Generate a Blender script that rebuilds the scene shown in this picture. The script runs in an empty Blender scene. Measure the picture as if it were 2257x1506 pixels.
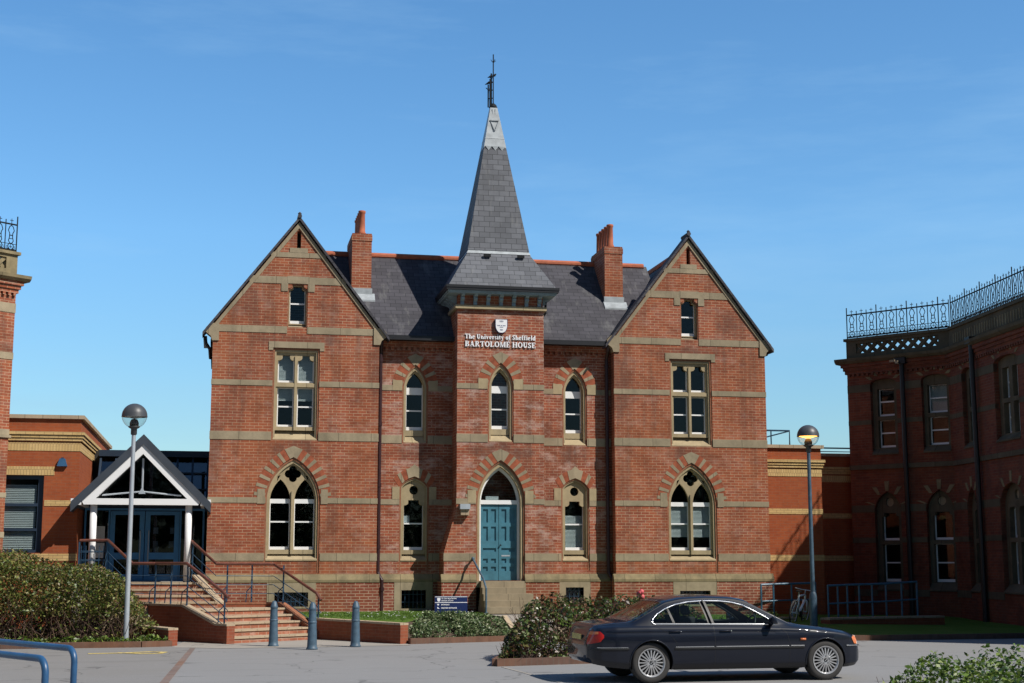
import bpy, bmesh, math, random
import numpy as np
from mathutils import Vector, Matrix, noise
from mathutils.geometry import delaunay_2d_cdt
random.seed(7); rng = np.random.default_rng(7)
S = bpy.context.scene; COL = S.collection
R = math.radians
# ------------------------------------------------------------------ camera, sky, sun, exposure
cd = bpy.data.cameras.new('camera'); cam = bpy.data.objects.new('camera', cd); COL.objects.link(cam)
cd.sensor_width = 36; cd.lens = 36*3200/2257; cd.clip_end = 3000; cd.clip_start = .1
cam.location = (0, 0, 1.97); cam.rotation_euler = (R(90+8.661), 0, R(-11.374)); S.camera = cam
SUN_EL, SUN_AZ = 46.5, 48.0          # azimuth: degrees to the right of the facade normal
sv = Vector((math.sin(R(SUN_AZ))*math.cos(R(SUN_EL)), -math.cos(R(SUN_AZ))*math.cos(R(SUN_EL)), math.sin(R(SUN_EL))))
W = bpy.data.worlds.new('World'); S.world = W; W.use_nodes = True
nt = W.node_tree; nt.nodes.clear()
sky = nt.nodes.new('ShaderNodeTexSky'); sky.sky_type = 'NISHITA'; sky.sun_disc = False
sky.sun_elevation = R(SUN_EL); sky.sun_rotation = math.atan2(sv.x, sv.y)
sky.altitude = 0; sky.air_density = 1.0; sky.dust_density = .3; sky.ozone_density = 3.0
bg = nt.nodes.new('ShaderNodeBackground'); bg.inputs[1].default_value = .1
wo = nt.nodes.new('ShaderNodeOutputWorld')
hs = nt.nodes.new('ShaderNodeHueSaturation'); hs.inputs['Saturation'].default_value = 1.17; hs.inputs['Value'].default_value = 1.5
tcw = nt.nodes.new('ShaderNodeTexCoord'); mpw = nt.nodes.new('ShaderNodeMapping'); mpw.inputs['Scale'].default_value = (1.2, 1.2, 7)
nw = nt.nodes.new('ShaderNodeTexNoise'); nw.inputs['Scale'].default_value = 2.2; nw.inputs['Detail'].default_value = 7; nw.inputs['Roughness'].default_value = .62
rw_ = nt.nodes.new('ShaderNodeMapRange'); rw_.inputs[1].default_value = .46; rw_.inputs[2].default_value = .80; rw_.inputs[4].default_value = .30
mw = nt.nodes.new('ShaderNodeMix'); mw.data_type = 'RGBA'; mw.inputs[7].default_value = (5.0, 6.6, 8.6, 1)      # thin high cloud
nt.links.new(tcw.outputs['Generated'], mpw.inputs[0]); nt.links.new(mpw.outputs[0], nw.inputs['Vector']); nt.links.new(nw.outputs[0], rw_.inputs[0])
nt.links.new(sky.outputs[0], hs.inputs['Color']); nt.links.new(hs.outputs[0], mw.inputs[6]); nt.links.new(rw_.outputs[0], mw.inputs[0])
sx = nt.nodes.new('ShaderNodeSeparateXYZ'); nt.links.new(tcw.outputs['Generated'], sx.inputs[0])
mr = nt.nodes.new('ShaderNodeMapRange'); mr.inputs[1].default_value = -.5; mr.inputs[2].default_value = .45; mr.inputs[3].default_value = .28; mr.inputs[4].default_value = 1
mz = nt.nodes.new('ShaderNodeMapRange'); mz.inputs[1].default_value = 0; mz.inputs[2].default_value = .22; mz.inputs[3].default_value = .58; mz.inputs[4].default_value = 1
mm_ = nt.nodes.new('ShaderNodeMath'); mm_.operation = 'MULTIPLY'; nt.links.new(sx.outputs[1], mr.inputs[0]); nt.links.new(sx.outputs[2], mz.inputs[0]); nt.links.new(mr.outputs[0], mm_.inputs[0]); nt.links.new(mz.outputs[0], mm_.inputs[1])
vs_ = nt.nodes.new('ShaderNodeVectorMath'); vs_.operation = 'SCALE'; nt.links.new(mw.outputs[2], vs_.inputs[0]); nt.links.new(mm_.outputs[0], vs_.inputs['Scale'])
vm_ = nt.nodes.new('ShaderNodeVectorMath'); vm_.operation = 'MULTIPLY'; vm_.inputs[1].default_value = (.84, 1.0, 1.02); nt.links.new(vs_.outputs[0], vm_.inputs[0])
nt.links.new(vm_.outputs[0], bg.inputs[0]); nt.links.new(bg.outputs[0], wo.inputs[0])
sd = bpy.data.lights.new('sun', 'SUN'); sd.energy = 4.8; sd.angle = R(.5); sd.color = (1, .95, .87)
so = bpy.data.objects.new('sun', sd); COL.objects.link(so); so.location = (20, -20, 40)
so.rotation_euler = sv.to_track_quat('Z', 'Y').to_euler()
S.view_settings.view_transform = 'Standard'; S.view_settings.look = 'None'
S.view_settings.exposure = .17; S.view_settings.gamma = 1; S.view_settings.use_curve_mapping = False
GZ = .1                              # level of the car park

# ------------------------------------------------------------------ materials
def newmat(name):
    m = bpy.data.materials.new(name); m.use_nodes = True
    t = m.node_tree; b = t.nodes['Principled BSDF']; return m, t, b
def N(t, typ, **kw):
    n = t.nodes.new(typ)
    for k, v in kw.items(): setattr(n, k, v)
    return n
def mixc(t, fac, a, b, mode='MIX'):
    n = N(t, 'ShaderNodeMix', data_type='RGBA', blend_type=mode)
    for s, v in ((0, fac), (6, a), (7, b)):
        if hasattr(v, 'is_linked') or hasattr(v, 'links'): t.links.new(v, n.inputs[s])
        else: n.inputs[s].default_value = v if s == 0 else (*v, 1)[:4]
    return n.outputs[2]
def noi(t, vec, scale, detail=4, rough=.55):
    n = N(t, 'ShaderNodeTexNoise'); n.inputs['Scale'].default_value = scale
    n.inputs['Detail'].default_value = detail; n.inputs['Roughness'].default_value = rough
    if vec is not None: t.links.new(vec, n.inputs['Vector'])
    return n.outputs[0]
def ramp(t, fac, stops):
    n = N(t, 'ShaderNodeValToRGB'); e = n.color_ramp.elements
    while len(e) < len(stops): e.new(.5)
    for i, (p, c) in enumerate(stops):
        e[i].position = p; e[i].color = (*c, 1) if len(c) == 3 else c
    t.links.new(fac, n.inputs[0]); return n.outputs[0]
def gr(v): return (v, v, v)
def bump(t, b, h, strength, dist=.01):
    n = N(t, 'ShaderNodeBump'); n.inputs['Strength'].default_value = strength; n.inputs['Distance'].default_value = dist
    t.links.new(h, n.inputs['Height']); t.links.new(n.outputs[0], b.inputs['Normal'])
def vmap(t, vec, sc):
    n = N(t, 'ShaderNodeMapping'); n.inputs['Scale'].default_value = sc; t.links.new(vec, n.inputs[0]); return n.outputs[0]
def simple(name, col, rough=.6, metal=0, var=.12, nscale=3, spec=.5):
    m, t, b = newmat(name)
    tc = N(t, 'ShaderNodeTexCoord').outputs['Object']
    c = ramp(t, noi(t, tc, nscale, 5), [(.3, [x*(1-var) for x in col]), (.7, [min(1, x*(1+var)) for x in col])])
    t.links.new(c, b.inputs['Base Color']); b.inputs['Roughness'].default_value = rough
    b.inputs['Metallic'].default_value = metal; b.inputs['Specular IOR Level'].default_value = spec
    return m
def brickmat(name, c1, c2, mortar, rowh=.078, bw=.235, msize=.007, stain=.5, streak=.4, bloom=.0, tint=(.30, .12, .04), rough=.9, sills=()):
    m, t, b = newmat(name)
    uv = N(t, 'ShaderNodeUVMap').outputs[0]; ob = N(t, 'ShaderNodeTexCoord').outputs['Object']
    br = N(t, 'ShaderNodeTexBrick'); br.offset = .5; br.squash = 1
    br.inputs['Scale'].default_value = 1; br.inputs['Brick Width'].default_value = bw; br.inputs['Row Height'].default_value = rowh
    br.inputs['Mortar Size'].default_value = msize; br.inputs['Mortar Smooth'].default_value = .3; br.inputs['Bias'].default_value = -.1
    # slightly wavy courses
    wv = N(t, 'ShaderNodeVectorMath', operation='ADD')
    nz = N(t, 'ShaderNodeTexNoise'); nz.inputs['Scale'].default_value = 1.3; t.links.new(ob, nz.inputs['Vector'])
    sc = N(t, 'ShaderNodeVectorMath', operation='SCALE'); sc.inputs['Scale'].default_value = .012
    t.links.new(nz.outputs[1], sc.inputs[0]); t.links.new(uv, wv.inputs[0]); t.links.new(sc.outputs[0], wv.inputs[1])
    t.links.new(wv.outputs[0], br.inputs['Vector'])
    br.inputs['Color1'].default_value = (*c1, 1); br.inputs['Color2'].default_value = (*c2, 1)
    br.inputs['Mortar'].default_value = (*mortar, 1)
    big = noi(t, ob, .55, 6, .6)
    c = mixc(t, ramp(t, big, [(.42, gr(0)), (.66, gr(.75))]), br.outputs[0], tint, 'MIX') if tint else br.outputs[0]
    c = mixc(t, .45, br.outputs[0], c)
    mid = noi(t, ob, 1.7, 7, .72)
    c = mixc(t, ramp(t, mid, [(.47, gr(0)), (.66, gr(stain))]), c, [x*.42 for x in c1], 'MIX')
    st = noi(t, vmap(t, ob, (2.2, 2.2, .28)), 1.0, 5, .65)
    c = mixc(t, ramp(t, st, [(.49, gr(0)), (.66, gr(streak))]), c, (.10, .05, .035), 'MIX')
    fine = noi(t, vmap(t, ob, (5, 5, 13)), 1.0, 3, .6)
    c = mixc(t, ramp(t, fine, [(.25, gr(.35)), (.5, gr(0))]), c, [x*.5 for x in c2], 'MIX')
    if bloom:
        bl = noi(t, vmap(t, ob, (1.1, 1.1, 2.6)), 1.6, 8, .75)
        c = mixc(t, ramp(t, bl, [(.50, gr(0)), (.68, gr(bloom))]), c, (.55, .42, .36), 'MIX')
    if sills:
        sx = N(t, 'ShaderNodeSeparateXYZ'); t.links.new(ob, sx.inputs[0]); acc = None
        def ma(op, a, b_):
            n = N(t, 'ShaderNodeMath', operation=op)
            for q, v in enumerate((a, b_)):
                if hasattr(v, 'links'): t.links.new(v, n.inputs[q])
                else: n.inputs[q].default_value = v
            return n.outputs[0]
        for cx, cz, a, bb in sills:
            ux = ma('DIVIDE', ma('SUBTRACT', sx.outputs[0], cx), a); uz = ma('DIVIDE', ma('SUBTRACT', sx.outputs[2], cz), bb)
            mk = ma('SUBTRACT', 1.0, ma('ADD', ma('MULTIPLY', ux, ux), ma('MULTIPLY', uz, uz)))
            acc = ma('MAXIMUM', mk, acc) if acc is not None else ma('MAXIMUM', mk, 0.0)
        wob = ma('MULTIPLY', acc, ramp(t, noi(t, vmap(t, ob, (3.5, 3.5, 1.6)), 1.0, 6, .7), [(.32, gr(.15)), (.62, gr(1))]))
        c = mixc(t, ramp(t, wob, [(.05, gr(0)), (.6, gr(.5))]), c, (.10, .052, .04))
    t.links.new(c, b.inputs['Base Color']); b.inputs['Roughness'].default_value = rough
    b.inputs['Specular IOR Level'].default_value = .2
    bump(t, b, br.outputs[1], -.35, .008)
    return m
def stonemat(name, col, dark, blockw=.9, stain=.7):
    m, t, b = newmat(name)
    uv = N(t, 'ShaderNodeUVMap').outputs[0]; ob = N(t, 'ShaderNodeTexCoord').outputs['Object']
    br = N(t, 'ShaderNodeTexBrick'); br.inputs['Scale'].default_value = 1; br.inputs['Brick Width'].default_value = blockw
    br.inputs['Row Height'].default_value = 50; br.inputs['Mortar Size'].default_value = .009; br.offset = 0
    mp = N(t, 'ShaderNodeMapping'); mp.inputs['Location'].default_value = (.37, 25.3, 0); t.links.new(uv, mp.inputs[0]); t.links.new(mp.outputs[0], br.inputs['Vector'])
    br.inputs['Color1'].default_value = (*col, 1); br.inputs['Color2'].default_value = (*[x*.80 for x in col], 1)
    br.inputs['Mortar'].default_value = (*[x*.4 for x in col], 1)
    c = mixc(t, ramp(t, noi(t, ob, 1.7, 7, .68), [(.42, gr(0)), (.7, gr(stain))]), br.outputs[0], dark)
    c = mixc(t, ramp(t, noi(t, vmap(t, ob, (3, 3, .7)), 1.2, 6, .7), [(.5, gr(0)), (.75, gr(stain*.6))]), c, [x*.6 for x in dark])
    c = mixc(t, ramp(t, noi(t, ob, 11, 4, .7), [(.3, gr(.3)), (.6, gr(0))]), c, [x*.7 for x in col])
    t.links.new(c, b.inputs['Base Color']); b.inputs['Roughness'].default_value = .92; b.inputs['Specular IOR Level'].default_value = .06
    bump(t, b, noi(t, ob, 14, 5, .7), .35, .01)
    return m
def slatemat(name, col, roww=.42, rowh=.2):
    m, t, b = newmat(name)
    uv = N(t, 'ShaderNodeUVMap').outputs[0]; ob = N(t, 'ShaderNodeTexCoord').outputs['Object']
    br = N(t, 'ShaderNodeTexBrick'); br.inputs['Scale'].default_value = 1; br.inputs['Brick Width'].default_value = roww
    br.inputs['Row Height'].default_value = rowh; br.inputs['Mortar Size'].default_value = .009; br.inputs['Mortar Smooth'].default_value = .6
    t.links.new(uv, br.inputs['Vector'])
    br.inputs['Color1'].default_value = (*[x*.88 for x in col], 1); br.inputs['Color2'].default_value = (*[x*1.28 for x in col], 1)
    br.inputs['Mortar'].default_value = (*[x*.3 for x in col], 1)
    c = mixc(t, ramp(t, noi(t, ob, 1.1, 6, .65), [(.45, gr(0)), (.7, gr(.45))]), br.outputs[0], [x*.55 for x in col])
    c = mixc(t, ramp(t, noi(t, vmap(t, ob, (2.5, 1, .6)), 1.5, 6, .65), [(.55, gr(0)), (.8, gr(.5))]), c, (.26, .26, .25))
    t.links.new(c, b.inputs['Base Color']); b.inputs['Roughness'].default_value = .8; b.inputs['Specular IOR Level'].default_value = .25
    bump(t, b, br.outputs[1], -.6, .012)
    return m
def leafmat(name, cols, rough=.45):
    m, t, b = newmat(name)
    g = N(t, 'ShaderNodeNewGeometry')
    n = len(cols); c = ramp(t, g.outputs['Random Per Island'], [((i+.5)/n, cols[i]) for i in range(n)])
    t.links.new(c, b.inputs['Base Color']); b.inputs['Roughness'].default_value = rough
    tr = N(t, 'ShaderNodeBsdfTranslucent'); t.links.new(c, tr.inputs[0])
    mx = N(t, 'ShaderNodeMixShader'); mx.inputs[0].default_value = .25
    t.links.new(b.outputs[0], mx.inputs[1]); t.links.new(tr.outputs[0], mx.inputs[2])
    t.links.new(mx.outputs[0], t.nodes['Material Output'].inputs[0]); return m
def glassmat(name, tint, ior=1.6, rough=.02):
    m, t, b = newmat(name); t.nodes.remove(b)
    tr = N(t, 'ShaderNodeBsdfTransparent'); tr.inputs[0].default_value = (*tint, 1)
    gl = N(t, 'ShaderNodeBsdfGlossy'); gl.inputs['Roughness'].default_value = rough
    ob = N(t, 'ShaderNodeTexCoord').outputs['Object']
    bm_ = N(t, 'ShaderNodeBump'); bm_.inputs['Strength'].default_value = .04; bm_.inputs['Distance'].default_value = .02
    t.links.new(noi(t, ob, 2.2, 2), bm_.inputs['Height']); t.links.new(bm_.outputs[0], gl.inputs['Normal'])
    fr = N(t, 'ShaderNodeFresnel'); ge = N(t, 'ShaderNodeNewGeometry'); mi = N(t, 'ShaderNodeMix')     # same reflectance from both sides of a thin pane
    mi.inputs[2].default_value = ior; mi.inputs[3].default_value = 1/ior; t.links.new(ge.outputs['Backfacing'], mi.inputs[0]); t.links.new(mi.outputs[0], fr.inputs[0])
    mx = N(t, 'ShaderNodeMixShader'); t.links.new(fr.outputs[0], mx.inputs[0])
    t.links.new(tr.outputs[0], mx.inputs[1]); t.links.new(gl.outputs[0], mx.inputs[2])
    t.links.new(mx.outputs[0], t.nodes['Material Output'].inputs[0]); return m
def groundmat(name, c1, c2, patch, rough=.9):
    m, t, b = newmat(name); ob = N(t, 'ShaderNodeTexCoord').outputs['Object']
    c = ramp(t, noi(t, ob, 60, 3, .7), [(.3, c1), (.7, c2)])
    c = mixc(t, ramp(t, noi(t, ob, .35, 6, .65), [(.4, gr(0)), (.62, gr(.55))]), c, patch)
    c = mixc(t, ramp(t, noi(t, vmap(t, ob, (.25, 1.6, 1)), .9, 6, .7), [(.55, gr(0)), (.75, gr(.45))]), c, [x*.6 for x in patch])
    c = mixc(t, ramp(t, noi(t, ob, 5, 5, .75), [(.62, gr(0)), (.72, gr(.35))]), c, [x*1.5 for x in c2])
    vo = N(t, 'ShaderNodeTexVoronoi', feature='DISTANCE_TO_EDGE'); vo.inputs['Scale'].default_value = .33; vo.inputs['Randomness'].default_value = 1
    wv = N(t, 'ShaderNodeTexNoise'); wv.inputs['Scale'].default_value = 1.4; wv.inputs['Detail'].default_value = 6; t.links.new(ob, wv.inputs['Vector'])
    ad = N(t, 'ShaderNodeVectorMath', operation='MULTIPLY_ADD'); t.links.new(wv.outputs[1], ad.inputs[0]); ad.inputs[1].default_value = (1.3, 1.3, 0); t.links.new(ob, ad.inputs[2]); t.links.new(ad.outputs[0], vo.inputs['Vector'])
    ck = mixc(t, ramp(t, noi(t, ob, .5, 3), [(.42, gr(0)), (.55, gr(1))]), (0, 0, 0), ramp(t, vo.outputs['Distance'], [(.004, gr(.55)), (.012, gr(0))]))
    c = mixc(t, ck, c, [x*.35 for x in c1])
    c = mixc(t, ramp(t, noi(t, ob, 1.1, 3, .5), [(.66, gr(0)), (.74, gr(.5))]), c, [x*.5 for x in c1])
    c = mixc(t, ramp(t, noi(t, ob, 22, 2, .8), [(.70, gr(0)), (.74, gr(.5))]), c, [x*1.5 for x in c2])
    t.links.new(c, b.inputs['Base Color']); b.inputs['Roughness'].default_value = rough; b.inputs['Specular IOR Level'].default_value = .25
    bump(t, b, noi(t, ob, 90, 3), .3, .01); return m
# soot and damp runs below the sills and round the spouts: centre x, centre z, half width, half height (house coordinates)
SILLS = [(x-7.66, z-.6, a, b_) for x, z, a, b_ in ((2.0, 5.0, .85, .5), (13.36, 5.0, .85, .5), (7.66, 5.05, .6, .45), (5.36, 5.05, .55, .4), (9.99, 5.05, .55, .4), (2.0, 8.05, 1.5, .22), (13.36, 8.0, 1.6, .25), (4.2, 7.3, .35, 1.3), (11.2, 7.2, .35, 1.4), (.5, 9.2, .5, .6), (14.6, 8.9, .6, .5), (7.66, 5.0, 1.2, .25))]
M = dict(
 brick=brickmat('old red brick', (.36, .104, .052), (.25, .067, .037), (.46, .31, .20), msize=.0075, stain=.55, streak=.5, bloom=.2, tint=(.35, .12, .042), sills=SILLS),
 brick_shade=brickmat('shade-darkened brick', (.215, .062, .034), (.13, .038, .026), (.17, .10, .07), stain=.6, streak=.5, tint=(.20, .075, .035)),  # red brick with the right ward's shade painted into its colour
 stone_shade=stonemat('shade-darkened stone', (.15, .125, .085), (.06, .052, .038), stain=.65),  # sandstone darkened in colour to deepen the shade on the right ward
 brick_pale=brickmat('weathered brick', (.355, .102, .055), (.225, .060, .038), (.46, .32, .22), msize=.0075, stain=.55, streak=.5, bloom=.62, tint=(.33, .11, .046), sills=SILLS),
 brick_plinth=brickmat('plinth brick', (.27, .068, .042), (.20, .044, .028), (.44, .31, .22), msize=.011, bloom=.14),
 brick_new=brickmat('modern orange brick', (.34, .085, .03), (.29, .066, .026), (.27, .11, .06), stain=.2, streak=.12, tint=(.34, .105, .04)),
 brick_yellow=brickmat('yellow brick', (.60, .42, .19), (.53, .36, .15), (.30, .20, .10), stain=.12, streak=.1, tint=None),
 brick_soldier=brickmat('yellow soldier brick', (.60, .42, .19), (.53, .36, .15), (.30, .20, .10), rowh=.225, bw=.075, stain=.1, streak=.1, tint=None),
 brick_arch=simple('arch brick', (.30, .088, .046), .9, var=.3, nscale=7, spec=.2),
 brick_mould=simple('moulded dark brick', (.27, .115, .065), .8, var=.25, nscale=12, spec=.2),
 brick_wall=brickmat('garden wall brick', (.27, .075, .04), (.23, .06, .034), (.25, .12, .08), stain=.3, streak=.15),
 brick_stair=brickmat('stair brick', (.36, .13, .075), (.30, .095, .055), (.44, .33, .24), stain=.3, bloom=.5, tint=None),
 stone=stonemat('sandstone', (.385, .315, .215), (.17, .145, .10), stain=.65),
 stone_dk=stonemat('weathered sandstone', (.30, .24, .14), (.10, .09, .06), stain=.8),
 stone_clean=stonemat('dressed sandstone', (.43, .345, .215), (.23, .185, .12), blockw=3, stain=.6),
 coping=stonemat('wall coping', (.46, .36, .25), (.28, .21, .15), blockw=.45, stain=.3),
 slate=slatemat('slate', (.062, .060, .070), .32, .17),
 slate_spire=slatemat('spire slate', (.122, .127, .142), .31, .165),
 lead=simple('lead', (.33, .36, .38), .5, var=.2, nscale=5),
 terra=simple('terracotta', (.40, .115, .055), .8, var=.2, nscale=6),
 white=simple('white paint', (.80, .80, .80), .4, var=.03),
 black=simple('black iron', (.012, .012, .014), .45, var=.2),
 iron=simple('wrought iron', (.012, .014, .016), .7, var=.2, spec=.2),
 plum=simple('plum painted pipe', (.035, .014, .016), .4, var=.2),
 bracket=simple('blue grey paint', (.25, .32, .35), .6, var=.15, nscale=8),
 door=simple('teal door paint', (.050, .165, .225), .45, var=.22, nscale=4),
 blue=simple('blue metal', (.035, .105, .21), .4, var=.1),
 navyframe=simple('dark blue frame', (.02, .035, .06), .4, var=.1),
 doorblue=simple('entrance door blue', (.06, .24, .48), .35, var=.1),
 rail=simple('blue rail', (.025, .06, .105), .4, var=.25, nscale=8),
 hoop=simple('hoop blue', (.024, .085, .19), .4, var=.2, nscale=7),
 ramp=simple('ramp rail blue', (.05, .14, .215), .4, var=.2, nscale=8),
 bollard=simple('bollard paint', (.06, .105, .15), .5, var=.25, nscale=9),
 wood=simple('timber handrail', (.13, .045, .03), .4, var=.25, nscale=10),
 greyroof=simple('grey roof metal', (.04, .05, .066), .55, var=.15),
 galv=simple('galvanised steel', (.42, .46, .50), .45, metal=.3, var=.1),
 lampgrey=simple('lamp grey', (.055, .058, .065), .45, var=.1),
 room=simple('dark room', (.03, .028, .026), .9, var=.2),
 roomw=simple('pale room wall', (.34, .36, .38), .9, var=.1),
 blind=simple('blind', (.62, .64, .62), .7, var=.05),
 paper=simple('paper', (.7, .72, .72), .8, var=.05),
 navy=simple('sign navy', (.012, .025, .10), .35, var=.08),
 text=simple('lettering white', (.82, .82, .84), .4, var=.02),
 textgrey=simple('emblem grey', (.20, .22, .30), .5, var=.1),
 soil=simple('soil', (.075, .05, .035), .95, var=.4, nscale=8),
 edging=brickmat('edging brick', (.215, .165, .145), (.19, .145, .13), (.19, .165, .15), rowh=.3, bw=.11, stain=.4),
 kerb=brickmat('kerb brick', (.15, .09, .07), (.12, .07, .055), (.13, .10, .08), rowh=.3, bw=.11, stain=.4),
 asphalt=groundmat('asphalt', (.20, .197, .195), (.285, .28, .275), (.225, .22, .215)),
 asphalt_dk=groundmat('older asphalt', (.185, .178, .17), (.26, .25, .24), (.21, .20, .185)),
 path=groundmat('path', (.28, .255, .225), (.37, .34, .30), (.27, .245, .215)),
 yellow=simple('road paint yellow', (.55, .42, .14), .8, var=.3, nscale=14),
 twig=simple('twig', (.095, .055, .038), .9, var=.4, nscale=20),
 glass=glassmat('window glass', (.80, .84, .85), 1.5),
 glass_dk=glassmat('entrance glass', (.5, .55, .6), 1.5), glass_lob=glassmat('lobby glass', (.62, .68, .75), 2.2),
 glass_car=glassmat('car glass', (.66, .76, .73), 1.5),
 leaf_hedge=leafmat('hedge leaf', [(.035, .06, .012), (.07, .12, .02), (.15, .19, .035), (.22, .24, .055), (.26, .24, .07), (.12, .075, .035), (.07, .11, .02), (.22, .14, .06)]),
 leaf_ivy=leafmat('ivy leaf', [(.035, .07, .02), (.07, .13, .04), (.13, .20, .07), (.24, .28, .14), (.34, .37, .22), (.06, .10, .03)]),
 leaf_shrub=leafmat('shrub leaf', [(.025, .045, .012), (.055, .09, .02), (.10, .15, .035), (.15, .17, .05), (.15, .06, .035), (.06, .035, .02)], .35),
 leaf_bright=leafmat('bright leaf', [(.045, .095, .012), (.09, .165, .02), (.16, .24, .03), (.20, .25, .05), (.035, .06, .012)]),
 leaf_tree=leafmat('tree leaf', [(.02, .035, .01), (.035, .06, .015), (.05, .08, .02)]),
 grass_blade=leafmat('grass blade', [(.06, .13, .015), (.09, .17, .025), (.12, .19, .03)], .6),
)
def grassmat():
    m, t, b = newmat('lawn'); ob = N(t, 'ShaderNodeTexCoord').outputs['Object']
    c = ramp(t, noi(t, ob, 25, 5, .75), [(.3, (.05, .11, .012)), (.7, (.11, .19, .03))])
    c = mixc(t, ramp(t, noi(t, ob, 1.2, 5), [(.4, gr(0)), (.7, gr(.5))]), c, (.15, .20, .05))
    t.links.new(c, b.inputs['Base Color']); b.inputs['Roughness'].default_value = .95; b.inputs['Specular IOR Level'].default_value = .1
    bump(t, b, noi(t, ob, 40, 4), .8, .03); return m
M['grass'] = grassmat()

# ------------------------------------------------------------------ objects and mesh helpers
ORG = {}
def setp(o, label=None, cat=None, group=None, kind=None):
    for k, v in (('label', label), ('category', cat), ('group', group), ('kind', kind)):
        if v: o[k] = v
    return o
def thing(name, label, cat, loc=(0, 0, 0), rotz=0, group=None, local=False):
    o = bpy.data.objects.new(name, None); COL.objects.link(o); o.empty_display_size = .2
    o.location = loc; o.rotation_euler = (0, 0, rotz); setp(o, label, cat, group)
    ORG[o.name] = Vector((0, 0, 0)) if local else Vector(loc); return o
def dup(root, loc=None, rotz=None, label=None):
    def rec(o, par):
        c = o.copy(); COL.objects.link(c)
        if par: c.parent = par
        for ch in list(o.children): rec(ch, c)
        return c
    r = rec(root, None)
    if loc is not None: r.location = loc
    if rotz is not None: r.rotation_euler = (0, 0, rotz)
    if label: r['label'] = label
    return r
class MB:
    def __init__(s, X=None): s.v = []; s.f = []; s.X = X
    def add(s, vs, fs):
        n = len(s.v); s.v += [tuple(p) for p in vs]; s.f += [tuple(i+n for i in f) for f in fs]; return s
    def box(s, x0, x1, y0, y1, z0, z1):
        return s.add([(x, y, z) for x in (x0, x1) for y in (y0, y1) for z in (z0, z1)],
              [(0, 1, 3, 2), (4, 6, 7, 5), (0, 4, 5, 1), (2, 3, 7, 6), (0, 2, 6, 4), (1, 5, 7, 3)])
    def hexa(s, b, t):       # bottom 4 points, top 4 points
        return s.add(list(b)+list(t), [(3, 2, 1, 0), (4, 5, 6, 7)]+[(i, (i+1) % 4, 4+(i+1) % 4, 4+i) for i in range(4)])
    def prism(s, prof, x0, x1, axis='x'):   # profile in (y,z) swept along x, or (x,z) along y, or (x,y) along z
        n = len(prof)
        mk = {'x': lambda p, q: (q, p[0], p[1]), 'y': lambda p, q: (p[0], q, p[1]), 'z': lambda p, q: (p[0], p[1], q)}[axis]
        return s.add([mk(p, x0) for p in prof]+[mk(p, x1) for p in prof],
              [tuple(range(n))[::-1], tuple(range(n, 2*n))]+[(i, (i+1) % n, n+(i+1) % n, n+i) for i in range(n)])
    def bar(s, a, b, w, h=None, up=(0, 0, 1)):
        a = Vector(a); b = Vector(b); d = (b-a).normalized(); u = Vector(up); h = h or w
        if abs(d.dot(u)) > .99: u = Vector((0, 1, 0))
        r = d.cross(u).normalized()*w/2; u2 = r.normalized().cross(d)*h/2
        return s.hexa([a-r-u2, a+r-u2, a+r+u2, a-r+u2], [b-r-u2, b+r-u2, b+r+u2, b-r+u2])
    def tube(s, pts, r, n=8, closed=False, cap=True):
        P = [Vector(p) for p in pts]; m = len(P); rs = r if hasattr(r, '__len__') else [r]*m
        prev = None; base = len(s.v); vs = []
        for i, p in enumerate(P):
            a = P[(i-1) % m] if (closed or i > 0) else p; b = P[(i+1) % m] if (closed or i < m-1) else p
            d = (b-a).normalized()
            if prev is None:
                u = Vector((0, 0, 1)) if abs(d.z) < .9 else Vector((1, 0, 0)); u = (u-d*u.dot(d)).normalized()
            else: u = (prev-d*prev.dot(d)).normalized()
            prev = u; w = d.cross(u)
            vs += [p+(u*math.cos(2*math.pi*k/n)+w*math.sin(2*math.pi*k/n))*rs[i] for k in range(n)]
        fs = []
        for i in range(m if closed else m-1):
            j = (i+1) % m
            fs += [(i*n+k, i*n+(k+1) % n, j*n+(k+1) % n, j*n+k) for k in range(n)]
        if cap and not closed: fs += [tuple(range(n))[::-1], tuple(range((m-1)*n, m*n))]
        return s.add(vs, fs)
    def lathe(s, prof, c=(0, 0, 0), n=20, axis='z', a0=0, a1=2*math.pi):
        full = abs(a1-a0-2*math.pi) < 1e-6; k = n if full else n+1; vs = []
        for r, h in prof:
            for i in range(k):
                a = a0+(a1-a0)*i/n; x, y = r*math.cos(a), r*math.sin(a)
                vs.append({'z': (c[0]+x, c[1]+y, c[2]+h), 'y': (c[0]+x, c[1]+h, c[2]+y), 'x': (c[0]+h, c[1]+x, c[2]+y)}[axis])
        fs = [(j*k+i, j*k+(i+1) % k, (j+1)*k+(i+1) % k, (j+1)*k+i) for j in range(len(prof)-1) for i in range(k if full else k-1)]
        return s.add(vs, fs)
    def plate(s, outer, holes, y0, y1):     # polygon with holes in (x,z), between depth y0 and y1
        loops = [outer]+list(holes); pts = []; edges = []
        for L in loops:
            b = len(pts); pts += [Vector(p[:2]) for p in L]; edges += [(b+i, b+(i+1) % len(L)) for i in range(len(L))]
        vo, _, fo, _, _, _ = delaunay_2d_cdt(pts, edges, [], 0, 1e-6)
        def inside(p, L):
            c = False; n = len(L)
            for i in range(n):
                (x1, z1), (x2, z2) = L[i][:2], L[(i+1) % n][:2]
                if (z1 > p[1]) != (z2 > p[1]) and p[0] < (x2-x1)*(p[1]-z1)/(z2-z1)+x1: c = not c
            return c
        keep = []
        for f in fo:
            c = (sum(vo[i][0] for i in f)/len(f), sum(vo[i][1] for i in f)/len(f))
            if inside(c, outer) and not any(inside(c, h) for h in holes): keep.append(tuple(f))
        n = len(vo)
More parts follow.
